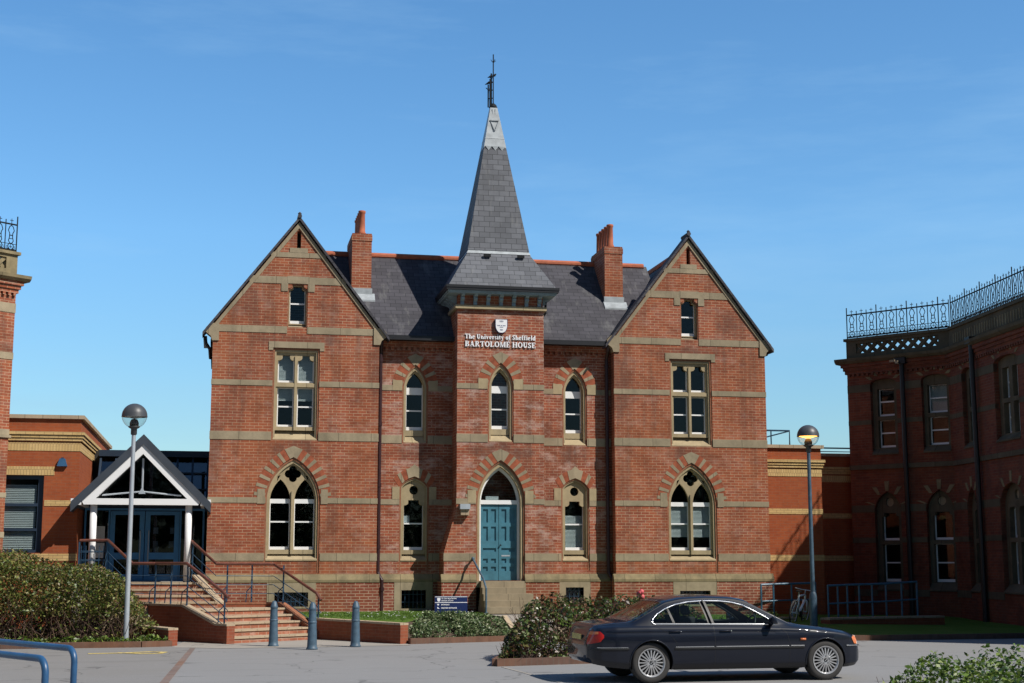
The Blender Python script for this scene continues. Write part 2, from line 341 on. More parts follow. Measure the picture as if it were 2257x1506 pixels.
        s.add([(p[0], y0, p[1]) for p in vo]+[(p[0], y1, p[1]) for p in vo], keep+[tuple(i+n for i in f[::-1]) for f in keep])
        for L in loops:
            m = len(L)
            s.add([(p[0], y0, p[1]) for p in L]+[(p[0], y1, p[1]) for p in L], [(i, (i+1) % m, m+(i+1) % m, m+i) for i in range(m)])
        return s
    def build(s, name, mat, parent=None, smooth=False, uv=True, weld=True):
        me = bpy.data.meshes.new(name); vs = s.v
        if s.X is not None: vs = [tuple(s.X @ Vector(p)) for p in vs]
        off = ORG[parent.name] if parent is not None else Vector((0, 0, 0))
        if off.length: vs = [(p[0]-off.x, p[1]-off.y, p[2]-off.z) for p in vs]
        me.from_pydata(vs, [], s.f)
        if weld:
            bm = bmesh.new(); bm.from_mesh(me); bmesh.ops.remove_doubles(bm, verts=bm.verts, dist=1e-5)
            bmesh.ops.recalc_face_normals(bm, faces=bm.faces); bm.to_mesh(me); bm.free()
        for mm in (mat if isinstance(mat, (list, tuple)) else [mat]): me.materials.append(mm)
        if smooth: me.polygons.foreach_set('use_smooth', [True]*len(me.polygons))
        if uv:
            ul = me.uv_layers.new(name='UVMap'); dat = np.zeros(len(me.loops)*2); V = me.vertices
            for p in me.polygons:
                n = p.normal; t = Vector((-n.y, n.x, 0))
                if t.length < .05: t = Vector((1, 0, 0)); b = Vector((0, 1, 0))
                else:
                    t.normalize()
                    if t.x+t.y*.5 < 0: t = -t
                    b = n.cross(t); b = b if b.z >= 0 else -b
                for li in p.loop_indices:
                    q = V[me.loops[li].vertex_index].co
                    dat[2*li] = q.dot(t)+50; dat[2*li+1] = q.dot(b)+50
            ul.data.foreach_set('uv', dat)
        me.update()
        o = bpy.data.objects.new(name, me); COL.objects.link(o)
        if parent is not None: o.parent = parent; ORG[o.name] = off
        else: ORG[o.name] = Vector((0, 0, 0))
        return o
def build_each(mb, name, mat, par):      # boxes only: every box a part of its own
    for i in range(len(mb.v)//8):
        q = MB(mb.X); q.add(mb.v[8*i:8*i+8], [(0, 1, 3, 2), (4, 6, 7, 5), (0, 4, 5, 1), (2, 3, 7, 6), (0, 2, 6, 4), (1, 5, 7, 3)]); q.build(name, mat, par)
def rect(x0, x1, z0, z1): return [(x0, z0), (x1, z0), (x1, z1), (x0, z1)]
def low_arch(cx, w, zs, h, t):      # depressed pointed arch, right half
    return (cx+w*(1-t)+.10*w*math.sin(math.pi*t)*(1-t), zs+h*t+.16*h*math.sin(math.pi*t))
def arch(cx, w, z0, zs, za, n=10):
    h = za-zs; r = (h*h+w*w)/(2*w)
    if h < w: Rr = [low_arch(cx, w, zs, h, i/n) for i in range(n+1)]
    else:
        ang = math.acos(max(-1, min(1, (r-w)/r)))
        Rr = [(cx+w-r+r*math.cos(ang*i/n), zs+r*math.sin(ang*i/n)) for i in range(n+1)]
    L = [(2*cx-x, z) for x, z in Rr[:-1]][::-1]
    return [(cx-w, z0), (cx+w, z0)]+Rr+L
def circle(cx, cz, r, n=20): return [(cx+r*math.cos(2*math.pi*i/n), cz+r*math.sin(2*math.pi*i/n)) for i in range(n)]
def quatrefoil(cx, cz, r, d, n=48):
    out = []
    for i in range(n):
        a = 2*math.pi*i/n; best = 0
        for k in range(4):
            b = k*math.pi/2; c = math.cos(a-b); disc = r*r-d*d*(1-c*c)
            if disc >= 0: best = max(best, d*c+math.sqrt(disc))
        out.append((cx+best*math.cos(a), cz+best*math.sin(a)))
    return out
def shoulder(cx, w, z0, z1, cut=.1, n=5):     # flat head carried on small concave shoulders
    rr = [(cx+w-cut*math.sin(math.pi/2*i/n)*.95, z1-cut*1.15+cut*(1-math.cos(math.pi/2*i/n))*.6) for i in range(n+1)]
    rr += [(cx+w-cut*.95, z1)]
    return [(cx-w, z0), (cx+w, z0)]+rr+[(2*cx-x, z) for x, z in rr][::-1]
def voussoirs(cx, w, zs, za, t, n, key=.16):
    """alternate wedges; returns (stone polygons, brick polygons)"""
    h = za-zs
    if h < w:
        st, br = [], []; k = [0, .24, .40, .64, .82]; up = lambda p, o: (p[0]+o*.62*max(0, (p[0]-cx)/w), p[1]+o*(.86+.14*(1-(p[0]-cx)/w)))
        for i in range(4):
            a, b_ = low_arch(cx, w, zs, h, k[i]), low_arch(cx, w, zs, h, k[i+1]); q = [a, up(a, t), up(b_, t), b_]
            for qq in (q, [(2*cx-x, z) for x, z in q][::-1]): (br if i % 2 == 0 else st).append(qq)
        b_ = low_arch(cx, w, zs, h, .82); u = up(b_, t); st.append([(cx, za), b_, u, (cx, u[1]+key*.5), (2*cx-u[0], u[1]), (2*cx-b_[0], b_[1])]); return st, br
    r = (h*h+w*w)/(2*w); A = math.acos(max(-1, min(1, (r-w)/r))); ox = cx+w-r
    st, br = [], []; A2 = A*.93
    for i in range(n):
        nb = n//2+1; ns = n-nb; u = A2/(nb*1.3+ns*.78); a0 = u*((i+1)//2*1.3+i//2*.78); a1 = a0+u*(1.3 if i % 2 == 0 else .78)
        q = [(ox+r*math.cos(a0), zs+r*math.sin(a0)), (ox+(r+t)*math.cos(a0), zs+(r+t)*math.sin(a0)),
             (ox+(r+t)*math.cos(a1), zs+(r+t)*math.sin(a1)), (ox+r*math.cos(a1), zs+r*math.sin(a1))]
        (br if i % 2 == 0 else st).append(q); (br if i % 2 == 0 else st).append([(2*cx-x, z) for x, z in q][::-1])
    q1 = (ox+r*math.cos(A2), zs+r*math.sin(A2)); q2 = (ox+(r+t)*math.cos(A2), zs+(r+t)*math.sin(A2))
    st.append([(cx, za), q1, q2, (cx, q2[1]+key*.55), (2*cx-q2[0], q2[1]), (2*cx-q1[0], q1[1])])
    return st, br

# ------------------------------------------------------------------ ground
def struct(name, mb, mat, kind='structure', label=None):
    o = mb.build(name, mat); o['kind'] = kind
    if label: o['label'] = label
    return o
struct('ground', MB().add([(-400, -400, GZ-.02), (400, -400, GZ-.02), (400, 600, GZ-.02), (-400, 600, GZ-.02)], [(0, 1, 2, 3)]), M['asphalt_dk'])
g = MB()
xs = np.linspace(-40, 60, 90); ys = np.linspace(-40, 36.5, 70)
struct('car_park', MB().add([(-60, -60, GZ), (60, -60, GZ), (60, 38, GZ), (-60, 38, GZ)], [(0, 1, 2, 3)]), M['asphalt'])
struct('older_tarmac', MB().add([(-9, 10, GZ+.004), (-.55, 10, GZ+.004), (-.82, 24, GZ+.004), (-.52, 33.4, GZ+.004), (-.9, 36, GZ+.004), (-9, 36, GZ+.004)], [(0, 1, 2, 3, 4, 5)]), M['asphalt_dk'])
struct('brick_edging', MB().add([(-.55, 10, GZ+.008), (-.40, 10, GZ+.008), (-.68, 24, GZ+.008), (-.40, 33.4, GZ+.008), (-.52, 33.4, GZ+.008), (-.82, 24, GZ+.008)], [(0, 1, 2, 5), (2, 3, 4, 5)]), M['edging'])
struct('stair_apron', MB().add([(-.9, 33.9, GZ+.006), (.2, 33.2, GZ+.006), (4.4, 33.6, GZ+.006), (4.4, 34.3, GZ+.006), (2.5, 36.8, GZ+.006), (-.7, 36.4, GZ+.006)], [(0, 1, 2, 3, 4, 5)]), M['path'])
ym = MB()
ym.tube([(-2.55, 31.75, GZ+.005), (-1.9, 31.85, GZ+.005), (-1.3, 32.2, GZ+.005), (-1.02, 32.0, GZ+.005), (-1.1, 31.6, GZ+.005), (-1.5, 31.55, GZ+.005), (-1.95, 31.95, GZ+.005)], .085, 6)
ym.v = [(x, y, GZ+.012+(z-GZ-.005)*.06) for x, y, z in ym.v]
struct('yellow_marking', ym, M['yellow'])
wl = MB().hexa([(5.10, 26.35, GZ+.001), (5.17, 26.35, GZ+.001), (5.42, 22.5, GZ+.001), (5.35, 22.5, GZ+.001)], [(5.10, 26.35, GZ+.006), (5.17, 26.35, GZ+.006), (5.42, 22.5, GZ+.006), (5.35, 22.5, GZ+.006)])
struct('bay_line', wl, M['path'])

# lawns and planting beds (terrain)
def sheet(pts, nx=1):
    return MB().add(pts, [tuple(range(len(pts)))])
lawn = MB()
lawn.add([(2.35, 37.0, .60), (4.3, 34.45, .57), (4.9, 35.7, .60), (7.0, 36.2, .62), (7.05, 40.6, .66), (-.2, 40.6, .66), (1.6, 38.6, .64)], [(0, 1, 2, 3, 4, 5, 6)])
struct('lawn', lawn, M['grass'])
lr = MB()
lr.add([(8.35, 40.6, .62), (8.35, 36.4, .5), (9.0, 34.2, .2), (15.6, 33.6, .2), (24, 34.0, .2), (24, 42.5, .3), (16.5, 42.5, .33), (15.7, 40.6, .5)], [(0, 1, 2, 3, 4, 5, 6, 7)])
struct('lawn_right', lr, M['grass'])
kb = MB()
for a, b in (((9.0, 34.2), (15.6, 33.6)), ((15.6, 33.6), (24, 34.0))):
    kb.bar((a[0], a[1]-.06, GZ+.02), (b[0], b[1]-.06, GZ+.02), .12, .22)
struct('lawn_kerb', kb, M['kerb'])
bank = MB().add([(4.42, 34.32, GZ+.08), (7.0, 35.15, GZ+.08), (7.0, 36.25, .63), (4.85, 35.75, .61), (4.35, 34.5, .57)], [(0, 1, 2, 3), (0, 3, 4)])
struct('ivy_bank', bank, M['soil'])
struct('bank_kerb', MB().bar((4.45, 34.2, GZ+.02), (7.15, 35.05, GZ+.02), .12, .22), M['kerb'])
bl = MB().add([(-9, 34.3, GZ+.05), (-1.0, 34.35, GZ+.05), (-1.1, 37.0, .25), (-9, 37.0, .4)], [(0, 1, 2, 3)])
struct('hedge_bed', bl, M['soil'])
kb = MB()
for a, b in (((-9, 33.9), (-3.4, 33.95)), ((-3.4, 33.95), (-1.6, 34.05)), ((-1.6, 34.05), (-.95, 34.3))):
    kb.bar((*a, GZ+.03), (*b, GZ+.03), .14, .2)
struct('bed_kerb', kb, M['kerb'])
isl = MB().add([(5.15, 26.75, GZ+.08), (7.0, 27.2, GZ+.08), (11.4, 27.6, GZ+.08), (11.4, 29.6, GZ+.1), (6.0, 29.6, GZ+.1)], [(0, 1, 2, 3, 4)])
struct('island_bed', isl, M['soil'])
kb = MB()
for a, b in (((5.05, 26.6), (7.0, 27.05)), ((7.0, 27.05), (11.5, 27.45)), ((5.05, 26.6), (5.95, 29.7))):
    kb.bar((*a, GZ+.03), (*b, GZ+.03), .14, .2)
struct('island_kerb', kb, M['kerb'])
pt = MB().add([(7.08, 38.3, .625), (8.45, 38.3, .625), (8.35, 36.3, .55), (8.3, 34.9, GZ+.01), (7.2, 34.9, GZ+.01), (7.1, 36.2, .55)], [(0, 1, 2, 5), (5, 2, 3, 4)])
struct('path', pt, M['path'])
pe = MB().bar((7.1, 36.3, .60), (7.2, 34.95, .16), .13, .14); pe.box(7.95, 8.8, 35.3, 35.42, GZ, .4)
struct('path_edging', pe, M['coping'])

# ------------------------------------------------------------------ windows
def ring(mb, outer, inner, y0, y1): return mb.plate(outer, [inner], y0, y1)
def sash(win, x0, x1, z0, z1, y, rails=(), bot=.09, top=.04, stile=.04, blind=None, glass='glass', X=None, mat='white', blindmat='blind', pane=True):
    mb = MB(X)
    mb.box(x0, x0+stile, y, y+.05, z0, z1); mb.box(x1-stile, x1, y, y+.05, z0, z1)
    mb.box(x0+stile, x1-stile, y-.008, y+.045, z0, z0+bot); mb.box(x0+stile, x1-stile, y, y+.045, z1-top, z1)
    for r in rails:
        zz, hh = r if isinstance(r, tuple) else (r, .04)
        mb.box(x0+stile, x1-stile, y-.006, y+.045, zz, zz+hh)
    s = mb.build('sash', M[mat], win)
    if pane: MB(X).box(x0+.01, x1-.01, y+.018, y+.024, z0+.01, z1-.01).build('pane', M[glass], win)
    if blind:
        b = MB(X); zz = blind[1]
        while zz > blind[0]:
            b.hexa([(x0+.01, y+.07, zz-.034), (x1-.01, y+.07, zz-.034), (x1-.01, y+.072, zz-.034), (x0+.01, y+.072, zz-.034)],
                   [(x0+.01, y+.085, zz), (x1-.01, y+.085, zz), (x1-.01, y+.087, zz), (x0+.01, y+.087, zz)]); zz -= .036
        b.build('blind', M[blindmat], win)
    return s
def sill(win, x0, x1, Y, zt, zb, dep=.36, mat='stone_clean', X=None):
    MB(X).prism([(Y+dep, zt), (Y+dep, zb-.02), (Y+.012, zb-.02), (Y+.012, zb+.015), (Y+.02, zb+.025)], x0, x1).build('sill', M[mat], win)

# ------------------------------------------------------------------ the Victorian house
YT, YW, YR = 39.65, 40.08, 40.5
house = thing('brick_house', 'red brick Victorian house with two gables and a central slate spire over a blue door', 'house', (7.66, 40.3, .6))
B1, B2, B3, B4, B5 = (8.24, 8.43), (6.77, 6.92), (5.28, 5.50), (3.57, 3.72), (2.02, 2.22)
def bands(spec, Y, name='stone_band', mat='stone', X=None, par=None):
    mb = MB(X)
    for x0, x1, (z0, z1) in spec: mb.box(x0, x1, Y-.014, Y+.03, z0, z1)
    build_each(mb, name, M[mat], par or house)
def vous(st, br, Y, X=None, par=None, mat='stone', brm='brick_arch'):
    m1 = MB(X)
    for q in st: m1.plate(q, [], Y-.012, Y+.03)
    m1.build('arch_stones', M[mat], par or house)
    m2 = MB(X)
    for q in br: m2.plate(q, [], Y-.006, Y+.03)
    m2.build('arch_bricks', M[brm], par or house)
def base_window(cx, w, z0, z1, Y, sur=.2):
    w_ = MB().plate(rect(cx-w-sur, cx+w+sur, z0-.05, 1.44), [rect(cx-w, cx+w, z0, z1)], Y-.084, Y+.2).build('basement_window', M['stone'], house)
    bars = MB(); n = max(3, int(2*w/.11))
    for i in range(1, n): bars.box(cx-w+2*w*i/n-.007, cx-w+2*w*i/n+.007, Y+.02, Y+.034, z0, z1)
    for zz in (z0+(z1-z0)*.33, z0+(z1-z0)*.75): bars.box(cx-w, cx+w, Y+.034, Y+.045, zz, zz+.014)
    bars.build('window_bars', M['rail'], w_)
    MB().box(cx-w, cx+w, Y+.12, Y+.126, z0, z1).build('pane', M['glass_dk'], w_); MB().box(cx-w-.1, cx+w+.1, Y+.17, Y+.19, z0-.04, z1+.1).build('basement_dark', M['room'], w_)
def wing(cx, xl, xr, blinds):
    k = 1.31; zt = 11.40; g = lambda x: zt-k*abs(x-cx)
    H1 = rect(cx-.64, cx+.64, 5.29, 7.83); HG = arch(cx-.02, .745, 1.68, 3.62, 4.82, 12)
    HA = shoulder(cx+.0, .275, 8.40, 9.64, .12); HS = rect(cx-.055, cx+.055, 10.63, 11.14)
    outer = [(xl, 1.46), (xr, 1.46), (xr, g(xr)), (cx, zt), (xl, g(xl))]
    MB().plate(outer, [H1, HG, HA, HS], YW, YW+.45).build('wall', M['brick'], house)
    MB().box(xl, xl+.4, YW+.452, 46, .3, 8.25).build('wall', M['brick'], house)
    MB().box(xr-.4, xr, YW+.452, 46, .3, 8.25).build('wall', M['brick'], house)
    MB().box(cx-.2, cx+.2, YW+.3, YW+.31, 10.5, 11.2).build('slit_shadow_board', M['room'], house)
    # plinth with basement window
    MB().plate(rect(xl-.07, xr+.07, .3, 1.46), [rect(cx-.45, cx+.45, .80, 1.18)], YW-.075, YW+.4).build('plinth', M['brick_plinth'], house)
    MB().prism([(YW-.09, 1.44), (YW+.1, 1.44), (YW+.1, 1.66), (YW-.004, 1.66), (YW-.09, 1.51)], xl-.085, xr+.085).build('plinth_course', M['stone_dk'], house)
    base_window(cx, .45, .80, 1.18, YW)
    # string courses
    spec = []
    for b, w in ((B5, .745), (B4, .745), (B3, .64), (B2, .64)): spec += [(xl-.012, cx-w, b), (cx+w, xr+.012, b)]
    spec += [(xl-.012, cx-.275, B1), (cx+.275, xr+.012, B1), (cx-(zt-9.63)/k+.02, cx-.275, (9.63, 9.83)), (cx+.275, cx+(zt-9.63)/k-.02, (9.63, 9.83)),
             (cx-(zt-10.38)/k+.02, cx+(zt-10.38)/k-.02, (10.38, 10.52))]
    bands(spec, YW)
    hd = MB().plate([(cx-.45, 9.44), (cx-.275, 9.44)]+[p for p in HA[2:-1]][::-1]+[(cx-.275, 9.44)][:0]+[], [], YW-.02, YW+.1) if False else MB()
    hd.box(cx-.46, cx-.275, YW-.018, YW+.03, 9.42, 9.64); hd.box(cx+.275, cx+.46, YW-.018, YW+.03, 9.42, 9.64)
    hd.box(cx-.30, cx+.30, YW-.018, YW+.03, 9.64, 9.845); hd.box(cx-.25, cx+.25, YW-.018, YW+.03, 10.52, 10.65)
    hd.box(cx-.76, cx+.76, YW-.018, YW+.03, 7.83, 8.0)
    hd.box(cx-.76, cx-.64, YW-.016, YW+.03, 7.76, 7.83); hd.box(cx+.64, cx+.76, YW-.016, YW+.03, 7.76, 7.83)
    hd.box(cx-.02-.95, cx-.765, YW-.018, YW+.03, B4[0]-.02, 3.95); hd.box(cx-.02+.765, cx-.02+.95, YW-.018, YW+.03, B4[0]-.02, 3.95)
    build_each(hd, 'stone_dressing', M['stone'], house)
    # gable coping and kneelers
    rk = MB(); t1 = .16
    rk.plate([(xl-.0, g(xl)-.012), (cx, zt-.012), (xr, g(xr)-.012), (xr, g(xr)-t1), (cx, zt-t1-.02), (xl, g(xl)-t1)], [], YW-.03, YW+.05)
    for s, x in ((-1, xl), (1, xr)):
        rk.plate([(x+s*.20, 8.33), (x+s*.21, 8.22), (x+s*.06, 8.10), (x+s*.02, 7.98), (x-s*.16, 7.98), (x-s*.16, 8.45), (x+s*.08, 8.46)], [], YW-.036, YW+.3)
    rk.build('gable_coping', M['stone'], house)
    # roof
    top = 11.55; e = 2.56
    ch = [(cx-e, top-k*e-.13), (cx, top-.13), (cx+e, top-k*e-.13), (cx+e, top-k*e), (cx, top), (cx-e, top-k*e)]
    e2 = 2.34; MB().plate([(cx-e2, top-k*e2-.53), (cx, top-.53), (cx+e2, top-k*e2-.53), (cx+e2, top-k*e2-.4), (cx, top-.4), (cx-e2, top-k*e2-.4)], [], YW+.42, 46.1).build('wing_roof', M['slate'], house)
    cpp = MB().plate([(cx-e, top-k*e-.10), (cx, top-.10), (cx+e, top-k*e-.10), (cx+e, top-k*e), (cx, top), (cx-e, top-k*e)], [], YW-.09, YW+.47); cpp.tube([(cx, YW-.12, top), (cx, YW+.5, top)], .06, 8); cpp.build('gable_capping', M['slate'], house)
    MB().plate([(xl, 8), (xr, 8), (xr, g(xr)-.4), (cx, zt-.4), (xl, g(xl)-.4)], [], 45.6, 46).build('wall', M['brick'], house)
    MB().tube([(cx, YW+.4, top-.38), (cx, 46, top-.38)], .085, 8).build('ridge', M['terra'], house)
    MB().lathe([(0, -.12), (.05, -.10), (.04, -.02), (.055, .02), (.02, .06), (0, .07)], (cx, YW-.05, top+.06), 8).build('finial', M['slate'], house)
    # upper cross window
    w = MB(); w.plate(rect(cx-.59, cx+.59, 5.56, 7.78), [q for s in (-1, 1) for q in (shoulder(cx+s*.27, .225, 6.88, 7.64, .13), rect(cx+s*.27-.225, cx+s*.27+.225, 5.66, 6.74))], YW+.11, YW+.21)
    w.box(cx-.035, cx+.035, YW+.075, YW+.11, 5.56, 7.62); w.box(cx-.55, cx+.55, YW+.085, YW+.11, 6.76, 6.86)
    win = w.build('cross_window', M['stone_clean'], house)
    ring(MB(), H1, rect(cx-.59, cx+.59, 5.30, 7.78), YW+.02, YW+.07).build('moulding', M['brick_mould'], win)
    ring(MB(), rect(cx-.6, cx+.6, 5.30, 7.79), rect(cx-.545, cx+.545, 5.31, 7.72), YW+.05, YW+.15).build('jamb', M['stone_clean'], win)
    sill(win, cx-.6, cx+.6, YW, 5.64, 5.30)
    for s in (-1, 1):
        x0, x1 = cx+s*.27-.235, cx+s*.27+.235
        sash(win, x0, x1, 6.86, 7.7, YW+.21, (), .085, blind=blinds.get('up'), X=None)
        sash(win, x0, x1, 5.60, 6.76, YW+.21, (6.20,), .12, blind=blinds.get('mid'))
    # tracery window
    c2 = cx-.02
    t = MB(); t.plate(arch(c2, .70, 2.2, 3.62, 4.76, 12), [arch(c2+s*.33, .275, 2.32, 3.62, 4.22, 9) for s in (-1, 1)]+[quatrefoil(c2, 4.37, .108, .115)]+
        [[(c2+s*.33, 4.34), (c2+s*.43, 4.15), (c2+s*.41, 4.30)] for s in (-1, 1)], YW+.11, YW+.21)
    t.box(c2-.03, c2+.03, YW+.07, YW+.11, 2.2, 3.9)
    win = t.build('tracery_window', M['stone_clean'], house)
    ring(MB(), HG, arch(c2, .695, 1.70, 3.62, 4.745, 12), YW+.02, YW+.07).build('moulding', M['brick_mould'], win)
    ring(MB(), arch(c2, .705, 1.70, 3.62, 4.76, 12), arch(c2, .64, 1.72, 3.62, 4.66, 12), YW+.05, YW+.15).build('jamb', M['stone_clean'], win)
    MB().box(c2-.69, c2+.69, YW+.03, YW+.3, 1.66, 2.04).build('apron', M['brick'], win)
    sill(win, c2-.69, c2+.69, YW, 2.30, 2.04)
    for s in (-1, 1):
        sash(win, c2+s*.33-.29, c2+s*.33+.29, 2.27, 3.69, YW+.21, (3.05,), .13, .12, blind=blinds.get('gf'))
    MB().box(c2-.63, c2+.63, YW+.222, YW+.227, 3.66, 4.65).build('pane', M['glass'], win)
    vous(*voussoirs(c2, .75, 3.9 if False else 3.62, 4.82, .30, 13, .18), YW)
    # attic window
    at = MB().plate(shoulder(cx, .255, 8.5, 9.62, .12), [shoulder(cx, .21, 8.53, 9.58, .1)], YW+.12, YW+.2)
    win = at.build('attic_window', M['stone_clean'], house)
    ring(MB(), HA, shoulder(cx, .245, 8.42, 9.60, .11), YW+.02, YW+.08).build('moulding', M['brick_mould'], win)
    sill(win, cx-.26, cx+.26, YW, 8.55, 8.36, .25, 'stone')
    sash(win, cx-.235, cx+.235, 8.52, 9.64, YW+.2, (9.08,), .10)
wing(1.995, -.28, 4.28, dict(up=(6.9, 7.68), mid=(6.42, 6.75)))
wing(13.36, 11.06, 15.66, dict(gf=(2.72, 3.56)))

def lancet(cx, Y, name='lancet_window'):
    t = MB().plate(arch(cx, .32, 5.5, 6.80, 7.44), [arch(cx, .245, 5.66, 6.82, 7.28)], Y+.14, Y+.24)
    win = t.build(name, M['stone_clean'], house)
    ring(MB(), arch(cx, .365, 5.30, 6.80, 7.52), arch(cx, .325, 5.31, 6.80, 7.45), Y+.02, Y+.07).build('moulding', M['brick_mould'], win)
    ring(MB(), arch(cx, .33, 5.31, 6.80, 7.46), arch(cx, .275, 5.33, 6.80, 7.36), Y+.05, Y+.18).build('jamb', M['stone_clean'], win)
    sill(win, cx-.32, cx+.32, Y, 5.70, 5.30)
    sash(win, cx-.26, cx+.26, 5.64, 7.34, Y+.24, ((6.68, .20), 6.20), .12)
    vous(*voussoirs(cx, .37, 6.80, 7.52, .30, 7, .2), Y)
    hd = MB(); hd.box(cx-.64, cx-.37, Y-.018, Y+.03, 6.77, 7.06); hd.box(cx+.37, cx+.64, Y-.018, Y+.03, 6.77, 7.06)
    build_each(hd, 'stone_dressing', M['stone_clean'], house)
RECX = (5.36, 9.99)
def recess_holes(cx): return [arch(cx, .365, 5.30, 6.80, 7.52), arch(cx, .415, 1.75, 4.05, 4.36)]
# recessed walls between tower and wings
MB().plate(rect(4.28, 11.06, 1.46, 8.3), [h for c in RECX for h in recess_holes(c)], YR, YR+.45).build('wall', M['brick_pale'], house)
pl = MB().plate(rect(4.35, 10.99, .3, 1.46), [rect(5.02, 5.70, .72, 1.22), rect(9.68, 10.20, .9, 1.28)], YR-.075, YR+.4).build('plinth', M['brick_plinth'], house)
MB().prism([(YR-.09, 1.44), (YR+.1, 1.44), (YR+.1, 1.66), (YR-.004, 1.66), (YR-.09, 1.51)], 4.365, 10.975).build('plinth_course', M['stone_dk'], house)
base_window(5.36, .34, .72, 1.22, YR); base_window(9.94, .26, .9, 1.28, YR)
spec = []
for c, a, b in ((5.36, 4.28, 6.42), (9.99, 8.89, 11.06)):
    for bnd, w in ((B5, .415), (B4, .415), (B3, .365), (B2, .37)): spec += [(a, c-w, bnd), (c+w, b, bnd)]
bands(spec, YR)
for i, cx in enumerate(RECX):
    lancet(cx, YR)
    Y = YR
    t = MB().plate(arch(cx, .37, 2.2, 4.05, 4.31), [circle(cx, 3.98, .125), shoulder(cx, .275, 2.32, 3.70, .13)], Y+.11, Y+.21)
    win = t.build('shouldered_window', M['stone_clean'], house)
    ring(MB(), arch(cx, .415, 1.75, 4.05, 4.36), arch(cx, .37, 1.77, 4.05, 4.31), Y+.02, Y+.07).build('moulding', M['brick_mould'], win)
    ring(MB(), arch(cx, .375, 1.77, 4.05, 4.315), arch(cx, .33, 1.78, 4.05, 4.26), Y+.05, Y+.15).build('jamb', M['stone_clean'], win)
    MB().box(cx-.37, cx+.37, Y+.03, Y+.3, 1.72, 2.03).build('apron', M['brick'], win)
    sill(win, cx-.37, cx+.37, Y, 2.32, 2.03)
    sash(win, cx-.30, cx+.30, 2.27, 3.76, Y+.21, (3.03,), .13, blind=(2.4, 3.3) if i else None)
    MB().box(cx-.14, cx+.14, Y+.225, Y+.23, 3.83, 4.12).build('pane', M['glass'], win)
    if i == 0: MB().box(cx-.27, cx-.10, Y+.25, Y+.252, 3.08, 3.27).build('notice', M['paper'], win)
    vous(*voussoirs(cx, .42, 4.05, 4.36, .28, 5, .2), YR)
    hd = MB(); hd.box(cx-.62, cx-.415, YR-.018, YR+.03, 3.72, 4.07); hd.box(cx+.415, cx+.62, YR-.018, YR+.03, 3.72, 4.07)
    build_each(hd, 'stone_dressing', M['stone_clean'], house)
# tower
TX0, TX1, TC = 6.42, 8.89, 7.655
DH = arch(TC, .69, 1.40, 3.60, 4.79, 12)
dh = [(TC-.69, 1.46), (TC+.69, 1.46)]+DH[2:]
MB().plate([(TX0-.34, 1.46), (TC-.69, 1.46)]+[dh[-1]]+dh[2:-1][::-1]+[(TC+.69, 1.46), (TX1+.34, 1.46), (TX1+.34, 2.25), (TX1, 3.45), (TX1, 9.02), (TX0, 9.02), (TX0, 3.45), (TX0-.34, 2.25)],
           [arch(TC, .365, 5.30, 6.80, 7.52)], YT, YT+.45).build('tower_wall', M['brick_pale'], house)
sw = MB()
for s, x in ((-1, TX0), (1, TX1)):
    a, b = sorted((x, x-s*.4)); sw.box(a, b, YT+.452, 42.15, 3.45, 9.4)
    sw.plate([(x-s*.4, 1.46), (x+s*.34, 1.46), (x+s*.34, 2.25), (x, 3.45), (x-s*.4, 3.45)][::s], [], YT+.451, YR+.05)
sw.box(TX0+.4, TX1-.4, 41.8, 42.15, 8, 9.4)
sw.build('tower_wall', M['brick'], house)
lancet(TC, YT)
spec = []
for bnd, w, e in ((B5, .69, .34), (B4, .69, 0), (B3, .365, 0), (B2, .37, 0)): spec += [(TX0-e-.012, TC-w, bnd), (TC+w, TX1+e+.012, bnd)]
bands(spec, YT)
for a, b in ((TX0-.41, TC-.69), (TC+.69, TX1+.41)):
    MB().box(a, b, YT-.075, YR, .3, 1.46).build('plinth', M['brick_plinth'], house)
    MB().prism([(YT-.09, 1.44), (YT+.1, 1.44), (YT+.1, 1.66), (YT-.004, 1.66), (YT-.09, 1.51)], a-.012, b+.012).build('plinth_course', M['stone_dk'], house)
vous(*voussoirs(TC, .695, 3.60, 4.79, .30, 13, .2), YT)
hd = MB(); hd.box(TC-.93, TC-.69, YT-.018, YT+.03, 3.60, 3.95); hd.box(TC+.69, TC+.93, YT-.018, YT+.03, 3.60, 3.95)
build_each(hd, 'stone_dressing', M['stone_clean'], house)
# blue doors in the arch
dr = MB()
ring(dr, arch(TC, .585, 1.46, 3.60, 4.62, 12), arch(TC, .515, 1.475, 3.60, 4.52, 12), YT+.24, YT+.36)
dr.box(TC-.53, TC+.53, YT+.235, YT+.35, 3.575, 3.69)
ring(MB(), [(TC-.69, 1.47), (TC+.69, 1.47)]+DH[2:], [(TC-.645, 1.48), (TC+.645, 1.48)]+arch(TC, .645, 1.4, 3.60, 4.72, 12)[2:], YT+.03, YT+.09).build('door_moulding', M['brick_mould'], house)
ring(MB(), [(TC-.65, 1.47), (TC+.65, 1.47)]+arch(TC, .65, 1.4, 3.60, 4.73, 12)[2:], [(TC-.58, 1.475), (TC+.58, 1.475)]+arch(TC, .58, 1.4, 3.60, 4.61, 12)[2:], YT+.06, YT+.30).build('door_jamb', M['stone_clean'], house)
frame = dr.build('door_frame', M['white'], house)
